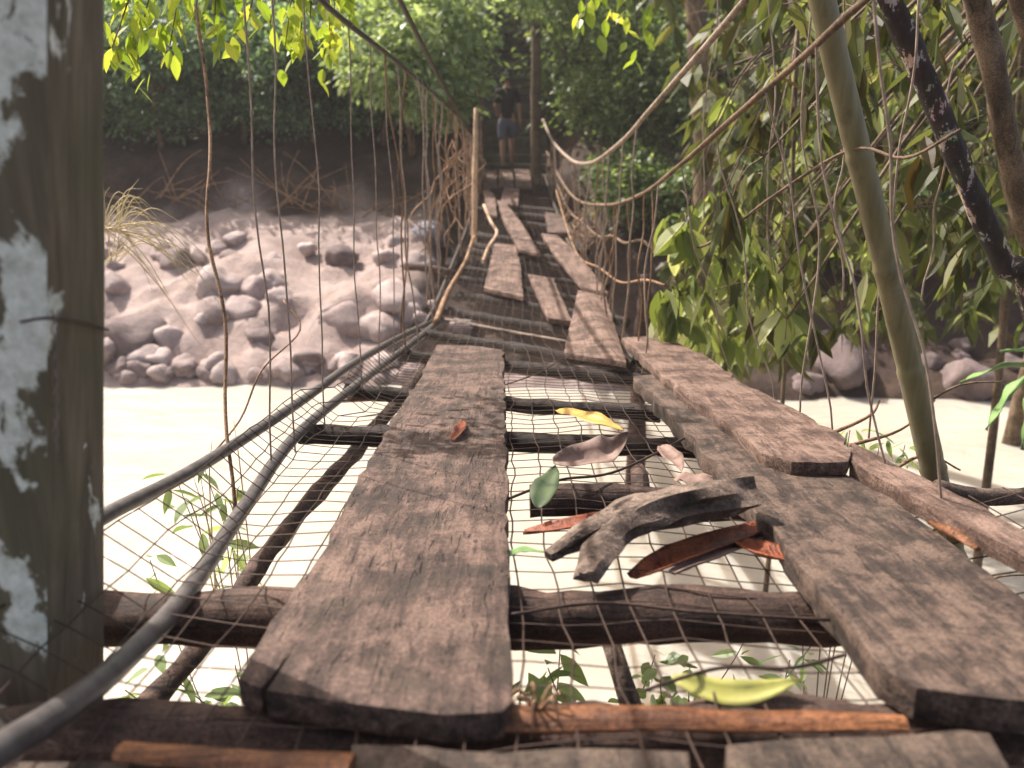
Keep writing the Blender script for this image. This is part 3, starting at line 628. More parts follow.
rest = [((392, 350), (640, 378)), ((425, 328), (632, 362)), ((440, 306), (628, 338)), ((448, 290), (622, 318)), ((455, 276), (614, 300)), ((462, 263), (607, 285)), ((466, 251), (600, 270)), ((470, 240), (592, 257)), ((473, 231), (585, 245)), ((475, 223), (578, 234)), ((477, 216), (571, 225)), ((479, 209), (564, 216)), ((481, 202), (557, 208)), ((482, 196), (550, 201)), ((483, 191), (545, 194))]
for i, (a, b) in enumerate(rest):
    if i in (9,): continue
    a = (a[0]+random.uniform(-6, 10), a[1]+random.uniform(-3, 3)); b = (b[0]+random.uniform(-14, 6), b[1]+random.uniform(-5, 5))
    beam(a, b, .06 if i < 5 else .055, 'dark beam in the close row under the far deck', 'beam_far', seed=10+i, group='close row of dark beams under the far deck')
tag(MB().tube([Dk(405, 266, .05), Dk(430, 268, .04), Dk(458, 274, .03)], .035, 8, .2).build('beam_stub', M['beam']), 'dark beam stub sticking out to the left of the deck below the bluish boulder', 'beam')
bar('slat', Dk(340, 400, -.06), Dk(420, 398, -.06), .02, .02, M['orange'], 'orange brown slat under the left netting by the black pipes', .6)
# broken off uprights / poles under the deck
tag(MB().tube(crom([P(110, 745, 1.35), P(205, 640, 1.75), P(290, 525, 2.35), P(365, 440, 3.4), P(440, 350, 5.3)], 8), [.02, .024, .026, .03, .03], 8, .2).build('underdeck_pole', M['beam']), 'dark slanting pole under the left edge of the deck', 'pole')
tag(MB().tube([P(606, 632, 1.55), P(622, 680, 1.5), P(640, 735, 1.44)], [.016, .02, .022], 9, .2).build('underdeck_stake', M['greybark']), 'short brown stake rising under the netting by the lime leaf', 'stake')
for a, b, r, lb in [((640, 470), (642, 505), .022, 'short dark peg between beams right of the green leaf')]:
    tag(MB().tube([Dk(*a, -.02), Dk(*b, -.06)], r, 7, .3).build('peg', M['beam']), lb, 'peg')
# ------------------------------------------------------------------ netting
def netting():
    m = MB(); W = .78; cell = .074
    def npnt(u, y):
        # u across -1..1, y along; sags between beams, lifts at the rims, loose
        w = W*(1 if y < 4 else max(.80, 1-.045*(y-4)))
        if u < 0: w *= .93 if y < 3 else .80
        x = u*w+.03*noise.noise(Vector((u*3, y*1.2, 0)))+.012*noise.noise(Vector((u*9, y*7, 4)))
        z = zd(y)+.008+.012*noise.noise(Vector((u*5, y*3, 2)))+(max(0, -u-.80)*.5 if u < 0 else -max(0, u-.35)*.06)
        return Vector((x, y+.02*noise.noise(Vector((u*4, y*4, 8)))+.04*noise.noise(Vector((u*1.5, y*.9, 3))), z))
    nl = 22; ys = [.86]
    while ys[-1] < 16.6: ys.append(ys[-1]+cell*(1 if ys[-1] < 7 else 1.5))
    for i in range(nl+1):
        u = -1+2*i/nl; pts = [npnt(u, y) for y in ys[::1]]
        m.tube(pts, [.0019]*len(pts), 4, cap=False)
    us = np.linspace(-1, 1, 23)
    for y in ys[1:]:
        m.tube([npnt(u, y) for u in us], .0016, 3, cap=False)
    tag(m.build('wire_netting', M['wire']), 'rusty wire netting stretched under the planks along the whole deck', 'netting')
netting()
# loose bent wires
for i, (pp, lb) in enumerate([([(508, 615), (600, 603), (700, 612), (830, 620)], 'loose wire lying along the heavy straight beam'), ([(645, 690), (720, 668), (790, 668), (845, 655)], 'loose wire bowing over the lime leaf'),
            ([(490, 390), (540, 372), (572, 352), (600, 340)], 'thin twig like wire slanting over the beams ahead of the yellow leaf'), ([(505, 500), (560, 480), (620, 470), (700, 430)], 'long dark twig across the beams under the pink leaf')]):
    tag(MB().tube(crom([Dk(a, b, .03) for a, b in pp], 8), .0028 if i < 3 else .0035, 6).build('loose_wire', M['wire']), lb, 'wire')
# ------------------------------------------------------------------ pipes and cables
c1 = crom([P(-60, 790, .74), P(0, 750, .82), P(60, 712, .94), P(120, 664, 1.12), P(188, 592, 1.46), P(246, 505, 2.0), P(300, 432, 2.7), P(366, 378, 3.9), P(410, 345, 5.0), P(440, 321, 6.1)], 8)
tag(MB().tube(c1, [.019, .019, .0185, .018, .018, .02, .024], 12).build('black_pipe', M['cable']), 'lower thick black pipe curving up from the bottom left corner', 'pipe', 'black pipes along the left deck edge')
c2 = crom([P(40, 556, 1.42), P(108, 514, 1.6), P(200, 466, 2.1), P(300, 402, 3.0), P(350, 366, 3.9), P(395, 340, 5.0), P(440, 318, 6.2)], 8)
tag(MB().tube(c2, [.016, .016, .017, .019, .022], 12).build('black_pipe', M['cable']), 'upper straight black pipe coming from behind the lichen post', 'pipe', 'black pipes along the left deck edge')
def xl(y): return float(np.interp(y, [1, 3, 6, 10, 17.4], [-.66, -.63, -.56, -.52, -.55]))
def deckL(y): return Vector((xl(y), y, zd(y)+.06))
def railLz(y): return float(np.interp(y, [1.35, 1.6, 3.3, 4.85, 7.6, 13.4, 17.4], [.62, .55, .35, .26, .09, -.26, -.05]))
def railL(y): return Vector((xl(y)+.0, y, railLz(y)))
def railR1(y): return Vector((float(np.interp(y, [.5, 3, 17.4], [.66, .65, .62])), y, float(np.interp(y, YR1, ZR1))))
def fromP(lst):  # px,py,d(optical) -> point
    out = []
    for px, py, d in lst: r = ray(px, py); out.append(r*d)
    return out
r1 = fromP([(900, -200, 1.45), (805, -75, 2.0), (745, 0, 2.5), (700, 53, 3.1), (650, 110, 4.2), (620, 143, 5.4), (590, 163, 7.5), (570, 159, 10), (552, 140, 14), (543, 120, 17)])
r2 = fromP([(1100, -150, 1.05), (940, -50, 1.35), (865, 0, 1.66), (800, 60, 2.05), (740, 112, 2.6), (680, 165, 3.5), (640, 195, 4.6), (605, 205, 6.3), (576, 199, 9.3), (560, 178, 12), (547, 152, 16)])
YR2 = [p.y for p in r2]; 
tag(MB().tube(crom(r1, 8), [.009, .010, .012, .014, .018, .03], 8).build('handrail_cable', M['rope']), 'upper sagging right handrail cable, pale and thick', 'cable')
tag(MB().tube(crom(r2, 8), [.0065, .008, .009, .012, .02], 8, .12).build('handrail_cable', M['brownrope']), 'lower sagging right handrail cable, brown with knots', 'cable')
r3 = fromP([(548, 160, 15.5), (566, 205, 11), (582, 222, 8.8), (598, 236, 7.4), (612, 236, 6.6), (625, 243, 6), (640, 240, 5.6), (652, 247, 5.2), (668, 244, 4.9), (700, 247, 4.3), (735, 225, 3.6), (775, 195, 3), (850, 150, 2.5), (905, 158, 2.2), (960, 130, 2.0)])
tag(MB().tube(crom(r3, 6), [.012, .011, .009, .0055, .004], 6, .15).build('wavy_vine', M['brownrope']), 'wavy brown vine strung below the right handrail cables', 'vine')
r4 = fromP([(556, 190, 11), (575, 250, 8.4), (600, 268, 7), (620, 282, 6.2), (645, 280, 5.3), (665, 285, 5)])
tag(MB().tube(crom(r4, 6), .008, 6, .15).build('wavy_vine', M['straw']), 'short brown vine sagging lowest beside the right edge of the deck', 'vine')
rl = [railL(y) for y in (1.38, 1.6, 2.4, 3.3, 4.85, 7.6, 10.5, 13.4, 15.5, 17.3)]
tag(MB().tube(crom(rl, 6), [.006, .009, .011, .014, .018, .022], 8).build('handrail_cable', M['cable_dark']), 'left handrail cable, dark, crossing the upper left towards the far left post', 'cable')
l2 = fromP([(330, -150, 2.6), (375, -50, 3.3), (400, 0, 4.0), (430, 60, 5.5), (450, 97, 7.3), (470, 132, 11), (478, 135, 16.5)])
tag(MB().tube(crom(l2, 6), [.009, .012, .016, .02], 8).build('handrail_cable', M['cable_dark']), 'second thinner left cable, inside of the left handrail cable', 'cable')
# side rope along the far deck edges
for sgn, lb in ((-1, 'left edge cable carrying the far deck'), (1, 'right edge cable carrying the deck')):
    ys = np.arange(5.8 if sgn < 0 else .9, 17.4, .5); pts = [Vector((xl(y) if sgn < 0 else -xl(y)+.06, y, zd(y)+.0-.03)) for y in ys]
    tag(MB().tube(pts, [.016]*len(pts), 8).build('deck_cable', M['cable_dark']), lb, 'cable')
# hangers, left
def hanger(top, bot, r, mat, lb, grp=None, wob=.02, cat='wire', name='hanger_wire', n=9):
    sd = random.uniform(0, 99); c = []
    for i in range(n+1):
        t = i/n; p = top.lerp(bot, t); k = math.sin(math.pi*t)
        c.append(p+Vector((noise.noise(Vector((t*3.5, sd, 0))), noise.noise(Vector((t*3.5, sd, 5))), 0))*wob*(.4+k))
    tag(MB().tube(crom(c, 2), r, 5, cap=False).build(name, M[mat]), lb, cat, grp)
def Yd(d): return (d-.17)/.958
names = ['first', 'second', 'third', 'fourth', 'fifth', 'sixth']
for i, d in enumerate([2.39, 2.62, 3.0, 3.66, 4.1, 4.5]):
    y = Yd(d); hanger(railL(y), deckL(y)+Vector((-.02, 0, -.08)), .0022+.0007*d*.3, 'hanger', names[i]+' hanging wire to the right of the lichen post', 'hanging wires of the near left side', .022, cat='hanging wire')
    if i < 5: tag(MB().tube([railL(y)+Vector((.0, -.02, .012)), railL(y)+Vector((.014, 0, 0)), railL(y)+Vector((0, .02, -.014))], .003, 5).build('wire_tie', M['hanger']), 'little twisted tie where the %s hanging wire meets the rail' % names[i], 'wire tie')
y = 4.5
while y < 16.8:
    hanger(railL(y), deckL(y)+Vector((random.uniform(-.08, .08), random.uniform(-.1, .1), -.05)), .0035+.0003*y, 'straw' if random.random() < .35 else 'hanger', 'brown hanging wire in the crowded far left row', 'crowded hanging wires of the far left side', .05, cat='hanging wire')
    y += random.uniform(.20, .42)*(1 if y < 7 else 1.6)
for i in range(16):     # dry root strands tangled near the pale stick
    y = random.uniform(7.5, 12); t = railL(y)+Vector((random.uniform(-.1, .05), 0, -random.uniform(0, .35))); b = deckL(y)+Vector((random.uniform(-.35, .15), random.uniform(-.5, .5), random.uniform(-.1, .3)))
    hanger(t, b, .006, 'straw', 'dry strand tangled around the foot of the pale upright stick', 'dry strands by the pale stick', .22, 'strand', 'dry_strand')
# hangers, right
YR = sorted([(p.y, p.x, p.z) for p in r2]); ya = [a[0] for a in YR]; xa = [a[1] for a in YR]; za = [a[2] for a in YR]
def railR(y): return Vector((float(np.interp(y, ya, xa)), y, float(np.interp(y, ya, za))))
YQ = sorted([(p.y, p.x, p.z) for p in r1]); yb = [a[0] for a in YQ]; xb = [a[1] for a in YQ]; zb = [a[2] for a in YQ]
def railRu(y): return Vector((float(np.interp(y, yb, xb)), y, float(np.interp(y, yb, zb))))
for i, y in enumerate([1.75, 2.05, 2.45, 3.0, 3.6]):
    hanger(railR(y), Vector((.98, y+.05, zd(y)-.12)), .003, 'hanger', names[i]+' hanging wire from the right picture edge', 'hanging wires of the near right side', .05, cat='hanging wire')
y = 4.1
while y < 16.8:
    t = railR(y) if random.random() < .7 else railRu(y)
    hanger(t, Vector((.62+random.uniform(-.03, .1), y+random.uniform(-.1, .1), zd(y)-.04)), .0035+.0003*y, 'straw' if random.random() < .35 else 'hanger', 'brown hanging wire in the crowded far right row', 'crowded hanging wires of the far right side', .045, cat='hanging wire')
    y += random.uniform(.18, .36)*(1 if y < 7 else 1.6)
for i in range(12):
    y = random.uniform(5, 11); t = railR(y)+Vector((random.uniform(-.02, .15), 0, -random.uniform(0, .4))); b = Vector((.66+random.uniform(-.15, .3), y+random.uniform(-.5, .5), zd(y)+random.uniform(-.25, .25)))
    hanger(t, b, .0055, 'straw', 'dry strand tangled in the right hand side of the far deck', 'dry strands on the right side', .12, 'strand', 'dry_strand')
# thin lianas hanging in front of the right foliage
for i, (a, b, Y, lb) in enumerate([((715, -40), (708, 330), 4.6, 'thin liana hanging left of the bamboo near the pale trunk'), ((845, -30), (842, 300), 3.0, 'thin liana just right of the bamboo top'), ((920, -30), (868, 440), 2.7, 'slanting thin liana crossing from the scaly trunk to the bamboo foot'),
                         ((816, -30), (800, 450), 2.9, 'thin liana left of the bamboo reaching the outer planks'), ((768, -30), (772, 260), 3.8, 'short thin liana above the sagging cables'), ((955, 60), (925, 300), 3.2, 'thin liana between bamboo and scaly trunk')]):
    hanger(P(*a, Y), P(*b, Y), .0035, 'hanger', lb, None, .05, 'liana', 'liana', 12)
hanger(P(196, 5, 3.0), P(232, 520, 2.2), .0055, 'straw', 'brown curving liana nearest the lichen post', None, .05, 'liana', 'liana', 14)
MBx = MB().tube(crom([P(283, 300, 3.6), P(300, 330, 3.5), P(262, 370, 3.3), P(240, 420, 3.2), P(200, 468, 3.0)], 6), .004, 5).build('bent_twig', M['straw']); tag(MBx, 'bent bare twig over the water by the leftmost wires', 'twig')
# ------------------------------------------------------------------ lichen post, far posts, pale stick
def post():
    zs = np.linspace(-2.6, 2.0, 47); V = []; Fq = []
    cols = [(48, 1.155), (107, 1.34)]
    for z in zs:
        ring = []
        def pt(px, Y): d = Y*CP - z*SP; return Vector(((px-CX)/F*d, Y, z))
        a, b = pt(48, 1.155), pt(107, 1.34); fx = b.x
        a.x = a.x; b = Vector((b.x, 1.34, z))
        w = .19
        c = [a, b, b+Vector((-w, .02, 0)), a+Vector((-w, 0, 0))]
        q = []
        for k in range(4):
            p, nx_ = c[k], c[(k+1) % 4]
            for s in range(6):
                t = s/6; v = p.lerp(nx_, t)
                if s == 0:  v = p.lerp((c[0]+c[2])/2, .035)
                n = noise.noise(Vector((v.x*14, v.y*14, z*3)))*.003+noise.noise(Vector((v.x*45, v.y*45, z*7)))*.002
                ctr = (c[0]+c[2])/2; q.append(v+(v-ctr).normalized()*n)
        V += q
    n = 24
    for i in range(len(zs)-1):
        for k in range(n): Fq.append((i*n+k, i*n+(k+1) % n, (i+1)*n+(k+1) % n, (i+1)*n+k))
    m = MB(); m.v = V; m.f = Fq+[tuple(range(n))[::-1], tuple((len(zs)-1)*n+k for k in range(n))]
    e = empty('bridge_post', ((V[0]+V[12])/2), 'thick square wooden post with white lichen patches at the left edge', 'post')
    m.build('timber', M['post'], e, sharp=35)
    # twisted wire stapled along the corner
    h = MB()
    for ph in (0, math.pi):
        pts = []
        for i in range(48):
            z = -.42+i*.0042 -.02; d = 1.15*CP - z*SP; x = (52-CX)/F*d
            pts.append(Vector((x+.004*math.cos(i*.55+ph)+.004, 1.150+.004*math.sin(i*.55+ph), z)))
        h.tube(pts, .0011, 4, cap=False)
    h.build('twisted_wire', M['greywire'], e)
    w = MB()
    w.tube(crom([P(20, 322, 1.12), P(48, 318, 1.135), P(80, 322, 1.235), P(108, 330, 1.335)], 5), .0022, 5); w.build('wrapped_wire', M['wire'], e)
post()
def farpost(px, Y, ytop, r, lb, mat='farwood', lean=0):
    b = P(px, 170, Y); b.z = bank_z(b.x, b.y)-.2; t = P(px+lean, ytop, Y)
    tag(MB().tube([b.lerp(t, i/10)+Vector((noise.noise(Vector((i*.4, px, 0))), 0, 0))*.03 for i in range(11)], [r, r*.85], 10, .1).build('far_post', M[mat]), lb, 'post')
farpost(536, 17.3, 25, .10, 'thick brown post on the right of the far bridge end beside the person')
farpost(480, 17.4, 80, .07, 'thin dark post on the left of the far bridge end')
tag(MB().tube(crom([Dk(474, 238, 0)+Vector((0, 0, -.1)), P(475, 170, 9.3), P(476, 108, 9.3)], 6), [.03, .026, .02], 8, .12).build('upright_stick', M['palestick']), 'pale sunlit upright stick at the left edge of the far deck', 'stick')
tag(MB().tube(crom([P(484, 205, 9.6), P(491, 222, 9.3), P(497, 233, 9.0), P(488, 248, 8.6), P(483, 262, 8.3)], 6), .016, 8).build('bent_rod', M['palestick']), 'pale bent rod lying above the left far board', 'rod')
tag(MB().tube(crom([Dk(474, 236, .25), Dk(465, 262, .12), Dk(448, 292, .06), Dk(436, 322, .05)], 6), [.014, .02], 7, .15).build('dry_branch', M['straw']), 'dry branch slanting down from the pale stick to the pipe ends', 'branch')
# ------------------------------------------------------------------ bamboo and trunks on the right
def bamboo_pole():
    pts = [P(800, -90, 2.55), P(822, 0, 2.55), P(843, 90, 2.57), P(880, 240, 2.6), P(908, 360, 2.62), P(936, 482, 2.64)]
    d = (pts[-1]-pts[-2]).normalized(); e0 = pts[-1].copy()
    k = (-3.3-e0.z)/d.z; pts.append(e0+d*k*.5); pts.append(e0+d*k)
    c = crom(pts, 12); c.reverse(); L = [0]
    for i in range(1, len(c)): L.append(L[-1]+(c[i]-c[i-1]).length)
    m = MB(); fine = []; rad = []; n = 260
    for i in range(n):
        s = L[-1]*i/(n-1); j = max(0, min(len(L)-2, int(np.searchsorted(L, s))-1)); t = (s-L[j])/(L[j+1]-L[j]); fine.append(c[j].lerp(c[j+1], t))
        ph = (s % .34); near = min(ph, .34-ph); rad.append((.046-.012*s/L[-1])*(1+.10*math.exp(-(near/.012)**2)-.05*math.exp(-((ph-.03)/.012)**2)))
    m.tube(fine, rad, 14)
    e = empty('bamboo_pole', fine[0], 'thick olive bamboo pole leaning left across the right hand foliage', 'bamboo'); m.build('culm', M['bamboo'], e)
    for s in (30, 75, 121, 166):
        p = fine[min(s, n-1)]; MB().tube(crom([p, p+Vector((.10, -.03, .08)), p+Vector((.22, -.06, .10))], 4), [.006, .002], 5).build('side_twig', M['trunk'], e)
bamboo_pole()
def trunk(name, pxs, Y, r, mat, lb, cat='tree trunk', rough=.15):
    pts = [P(a, b, Y+.03*i) for i, (a, b) in enumerate(pxs)]; d = (pts[-1]-pts[-2]).normalized(); k = (-3.4-pts[-1].z)/min(d.z, -.3)
    pts.append(pts[-1]+Vector((d.x*.5, d.y*.5, d.z))*k); c = crom(pts, 9)
    tag(MB().tube(c, [r*.85, r, r*1.1], 12, rough).build(name, M[mat], sharp=None), lb, cat)
trunk('scaly_trunk', [(860, -60), (890, 0), (925, 78), (962, 170), (1002, 262), (1040, 350)], 2.9, .037, 'scaly', 'dark scaly trunk with pale flaking patches leaning right of the bamboo')
trunk('brown_trunk', [(960, -60), (980, 10), (1003, 120), (1022, 210), (1050, 340)], 3.3, .045, 'trunk', 'smooth brown trunk at the top right corner')
trunk('brown_trunk', [(1000, -80), (1030, 30), (1060, 120)], 2.9, .035, 'trunk', 'second brown trunk crossing at the very top right corner')
trunk('slender_trunk', [(690, -60), (696, 20), (702, 110), (704, 200), (700, 300)], 10.5, .12, 'trunk', 'pale brown slender trunk in the shade left of the drooping leaves')
tag(MB().tube(crom([P(640, 340, 8.2)+Vector((0, 0, -1.5)), P(642, 335, 8.2), P(645, 300, 8.2), P(646, 275, 8.2)], 6), [.09, .07, .06, .05], 9, .2).build('stump', M['beam']), 'dark broken stump standing behind the right edge of the deck', 'stump')
tag(MB().tube(crom([P(935, 486, 2.3), P(985, 497, 2.3), P(1060, 492, 2.3)], 6), [.02, .024, .028], 8, .15).build('fallen_branch', M['greybark']), 'grey branch lying level behind the outer near plank at the right edge', 'branch')
for i, (a, b, c_) in enumerate([((835, 432), (870, 415), (880, 400)), ((850, 445), (900, 430), (935, 400)), ((880, 478), (925, 455), (960, 470))]):
    tag(MB().tube(crom([P(*a, 2.6), P(*b, 2.65), P(*c_, 2.7)], 6), [.006, .003], 6, .2).build('dry_twig', M['straw']), ['thin dry twig rising over the outer plank left of the bamboo', 'thin dry twig crossing in front of the bamboo foot', 'thin dry twig right of the bamboo foot'][i], 'twig')
# side netting bits at the right edge
m = MB()
for i in range(9):
    a = 1.15+i*.085; m.tube(crom([Vector((.80, a, zd(a))), Vector((.98, a+.02, zd(a)+.02)), Vector((1.2, a, zd(a)+.10))], 4), .0018, 4, cap=False)
for j in range(6):
    x = .82+j*.075; m.tube([Vector((x, a, zd(a)+.005+.1*max(0, j-1)/5)) for a in np.arange(1.1, 1.95, .08)], .0018, 4, cap=False)
tag(m.build('net_scrap', M['wire']), 'scrap of dark wire netting beyond the outermost near plank', 'netting')
# ------------------------------------------------------------------ forked log, bark, fallen leaves
fl = empty('forked_log', Dk(640, 540, .05), 'weathered forked log lying across the netting against the broad right plank', 'log')
m = MB(); m.tube(crom([Dk(752, 492, .10), Dk(700, 500, .10), Dk(650, 512, .085), Dk(615, 530, .07), Dk(588, 578, .045)], 7), [.046, .056, .052, .036, .020], 16, .42, .55, 3); m.build('stem', M['greybark'], fl, sharp=45)
m = MB(); m.tube(crom([Dk(672, 500, .09), Dk(625, 516, .075), Dk(590, 532, .06), Dk(548, 556, .035)], 7), [.040, .040, .032, .014], 14, .45, .55, 8); m.build('fork', M['greybark'], fl, sharp=45)
def shell(name, pts, w, mat, label, depth=.6, cat='bark piece', th=.004):
    c = crom(pts, 6); n = len(c); V = []
    for i, p in enumerate(c):
        t = i/(n-1); ww = w*math.sin(math.pi*(.06+.9*t))**.6; tn = (c[min(i+1, n-1)]-c[max(i-1, 0)]).normalized(); s = tn.cross(Vector((0, 0, 1))).normalized(); u = s.cross(tn)
        for k in range(7):
            a = (k/6-.5)*2.2; V.append(p+s*math.sin(a)*ww-u*(1-math.cos(a))*-ww*depth+u*noise.noise(p*20+Vector((k, 0, 0)))*.004)
    T = [(i*7+k, i*7+k+1, (i+1)*7+k+1, (i+1)*7+k) for i in range(n-1) for k in range(6)]
    o = link(name, mesh_np(name, V, T, None, True), mat); md = o.modifiers.new('thick', 'SOLIDIFY'); md.thickness = th; tag(o, label, cat)
shell('bark_piece', [Dk(632, 576, .0), Dk(690, 552, .01), Dk(790, 518, .03)], .035, M['bark_red'], 'red brown curved bark piece tucked under the forked log')
shell('bark_piece', [Dk(672, 572, .0), Dk(730, 548, .01), Dk(780, 528, .02)], .020, M['leafpink'], 'pale inner bark strip beside the red brown curved piece')
shell('bark_piece', [Dk(738, 540, .02), Dk(765, 552, .02), Dk(800, 560, .02)], .034, M['bark_red'], 'small red bark chip against the edge of the broad right plank')
shell('bark_piece', [Dk(524, 532, .0), Dk(570, 525, .02), Dk(625, 512, .03)], .026, M['bark_red'], 'pointed dark red bark sliver left of the forked log')
single_leaf('fallen_leaf', [Dk(557, 410, .06), Dk(590, 418, .07), Dk(624, 430, .05)], .034, M['leafyel'], 'yellow orange fallen leaf on the netting in the middle', twist=-.3)
single_leaf('fallen_leaf', [Dk(553, 462, .07), Dk(590, 458, .08), Dk(615, 450, .10), Dk(628, 432, .15)], .048, M['leafpink'], 'curled dry pink leaf on the netting below the yellow leaf', fold=.6, twist=-.5)
single_leaf('fallen_leaf', [Dk(675, 478, .05), Dk(695, 482, .05), Dk(722, 490, .05)], .040, M['leafpink'], 'dry pink leaf lodged against the broad right plank', fold=.3)
single_leaf('fallen_leaf', [Dk(660, 446, .06), Dk(672, 458, .05), Dk(682, 470, .05)], .03, M['leafpink'], 'smaller dry leaf upright by the edge of the broad right plank', fold=.4, twist=-.6)
single_leaf('fallen_leaf', [Dk(672, 678, .02), Dk(735, 694, .01), Dk(802, 680, .03)], .021, M['leaflime'], 'long lime yellow leaf caught in the netting at the front', twist=-.6, fold=.3)
single_leaf('fallen_leaf', [Dk(538, 508, .05), Dk(545, 490, .06), Dk(556, 466, .08)], .034, M['leafdark'], 'dark green leaf standing on the left end of the rounded log beam', fold=.4)
single_leaf('fallen_leaf', [Dk(452, 440, TH+.008), Dk(460, 431, TH+.014), Dk(463, 420, TH+.008)], .02, M['bark_red'], 'tiny brown curled leaf on the widest plank', fold=.6)
single_leaf('fallen_leaf', [Dk(505, 556, .03), Dk(522, 550, .03), Dk(545, 552, .03)], .012, M['leafgreen'], 'narrow green leaf beside the widest plank near the log', fold=.2)
m = MB(); 
for k in range(7):
    a = k*.9; p = Dk(538, 712, .02); m.tube(crom([p, p+Vector((math.cos(a)*.03, math.sin(a)*.02, .03)), p+Vector((math.cos(a)*.045, math.sin(a)*.03, -.02))], 4), [.003, .001], 5)
tag(m.build('root_tuft', M['straw']), 'pale dead tuft by the near right corner of the widest plank', 'tuft')
# ------------------------------------------------------------------ person walking away on the landing
def skin(name, joints, edges, mat, parent, sub=2, root=0):
    me = bpy.data.meshes.new(name); me.from_pydata([j[0] for j in joints], edges, []); o = bpy.data.objects.new(name, me); COL.objects.link(o)
    md = o.modifiers.new('s', 'SKIN'); md.use_smooth_shade = True; sv = me.skin_vertices[0].data
    for i, j in enumerate(joints):
        r = j[1]; sv[i].radius = (r, r) if not isinstance(r, tuple) else r; sv[i].use_root = (i == root)
    ss = o.modifiers.new('u', 'SUBSURF'); ss.levels = sub; ss.render_levels = sub
    dg = bpy.context.evaluated_depsgraph_get(); dg.update(); ev = bpy.data.meshes.new_from_object(o.evaluated_get(dg)); bpy.data.objects.remove(o)
    ev.polygons.foreach_set('use_smooth', [True]*len(ev.polygons)); ev.materials.clear(); ev.materials.append(mat)
    c = bpy.data.objects.new(name, ev); COL.objects.link(c); c.parent = parent; return c
def person():
    fy = 17.9; b = P(507, 167, fy); b.z = -.965
    e = empty('person', b, 'person in black shirt and blue grey shorts walking away at the far end', 'person')
    # local coords, facing +y, z up, feet near 0
    J = [((0, 0, .93), .115), ((0, .0, 1.06), .105), ((0, .01, 1.22), .125), ((0, .0, 1.38), .11), ((0, .0, 1.46), .055), ((0, .012, 1.53), .052),
         ((0, .02, 1.60), (.072, .085)), ((0, .02, 1.67), (.075, .09)), ((0, .015, 1.725), (.055, .065)),
         # right arm 9..12, left 13..16
         ((.155, 0, 1.40), .058), ((.225, -.02, 1.13), .043), ((.25, .03, .90), .030), ((.252, .045, .84), (.028, .018)),
         ((-.155, 0, 1.40), .058), ((-.215, -.01, 1.13), .043), ((-.18, .17, .98), .030), ((-.175, .23, .965), (.028, .018)),
         # right leg 17..21 (forward, on the step), left leg 22..26 (trailing)
         ((.085, .01, .88), .088), ((.095, .16, .55), .062), ((.095, .14, .32), .055), ((.095, .17, .14), .036), ((.10, .20, .075), .036), ((.105, .33, .06), .03),
         ((-.085, 0, .88), .088), ((-.085, -.03, .50), .060), ((-.085, -.09, .32), .055), ((-.085, -.14, .09), .034), ((-.085, -.13, .04), .036), ((-.09, .02, .025), .028)]
    E = [(0, 1), (1, 2), (2, 3), (3, 4), (4, 5), (5, 6), (6, 7), (7, 8), (3, 9), (9, 10), (10, 11), (11, 12), (3, 13), (13, 14), (14, 15), (15, 16), (0, 17), (17, 18), (18, 19), (19, 20), (20, 21), (21, 22), (0, 23), (23, 24), (24, 25), (25, 26), (26, 27), (27, 28)]
    # nose
    J.append(((0, .115, 1.625), .014)); E.append((6, 29))
    # fingers: four unequal and a thumb on each hand, slightly curled
    for base, dirv, side in ((12, Vector((.02, .12, -1)), 1), (16, Vector((.05, 1, -.25)), -1)):
        p = Vector(J[base][0]); d = dirv.normalized(); acr = d.cross(Vector((side, 0, 0))).normalized() if base == 12 else Vector((1, 0, 0)); curl = Vector((-side*.25, .15, 0)) if base == 12 else Vector((0, 0, -.35))
        for k, ln in enumerate((.068, .078, .072, .056)):
            q0 = p+acr*(k-1.5)*.019+d*.03; q1 = q0+d*ln*.5; q2 = q1+(d+curl).normalized()*ln*.5
            i = len(J); J += [(tuple(q0), .0095), (tuple(q1), .0085), (tuple(q2), .007)]; E += [(base, i), (i, i+1), (i+1, i+2)]
        q0 = p+acr*-.035+d*.0; q1 = q0+(acr*-.6+d).normalized()*.035; i = len(J); J += [(tuple(q0), .011), (tuple(q1), .009)]; E += [(base, i), (i, i+1)]
    skin('body', J, E, M['skin'], e, 2)
    SJ = [((0, 0, .90), .135), ((0, .0, 1.06), .135), ((0, .01, 1.22), .148), ((0, .0, 1.385), .125), ((0, .005, 1.45), .066), ((.16, 0, 1.395), .074), ((.20, -.01, 1.24), .066), ((.215, -.015, 1.16), .062), ((-.16, 0, 1.395), .074), ((-.195, -.005, 1.24), .066), ((-.208, -.01, 1.16), .062)]
    skin('shirt', SJ, [(0, 1), (1, 2), (2, 3), (3, 4), (3, 5), (5, 6), (6, 7), (3, 8), (8, 9), (9, 10)], M['shirt'], e, 2, 1)
    PJ = [((0, 0, .96), .128), ((0, 0, .88), .125), ((.09, .03, .80), .108), ((.098, .12, .62), .09), ((.10, .155, .53), .088), ((-.09, 0, .80), .108), ((-.09, -.02, .60), .09), ((-.09, -.03, .49), .088)]
    skin('shorts', PJ, [(0, 1), (1, 2), (2, 3), (3, 4), (1, 5), (5, 6), (6, 7)], M['shorts'], e, 2, 1)
    HJ = [((0, -.012, 1.60), (.078, .075)), ((0, -.008, 1.67), (.084, .092)), ((0, .0, 1.735), (.062, .072)), ((0, .05, 1.735), (.05, .04))]
    skin('hair', HJ, [(0, 1), (1, 2), (2, 3)], M['hair'], e, 2, 1)
    for s in (-1, 1): skin('ear', [((s*.082, .02, 1.625), .014), ((s*.086, .015, 1.655), .012)], [(0, 1)], M['skin'], e, 1)
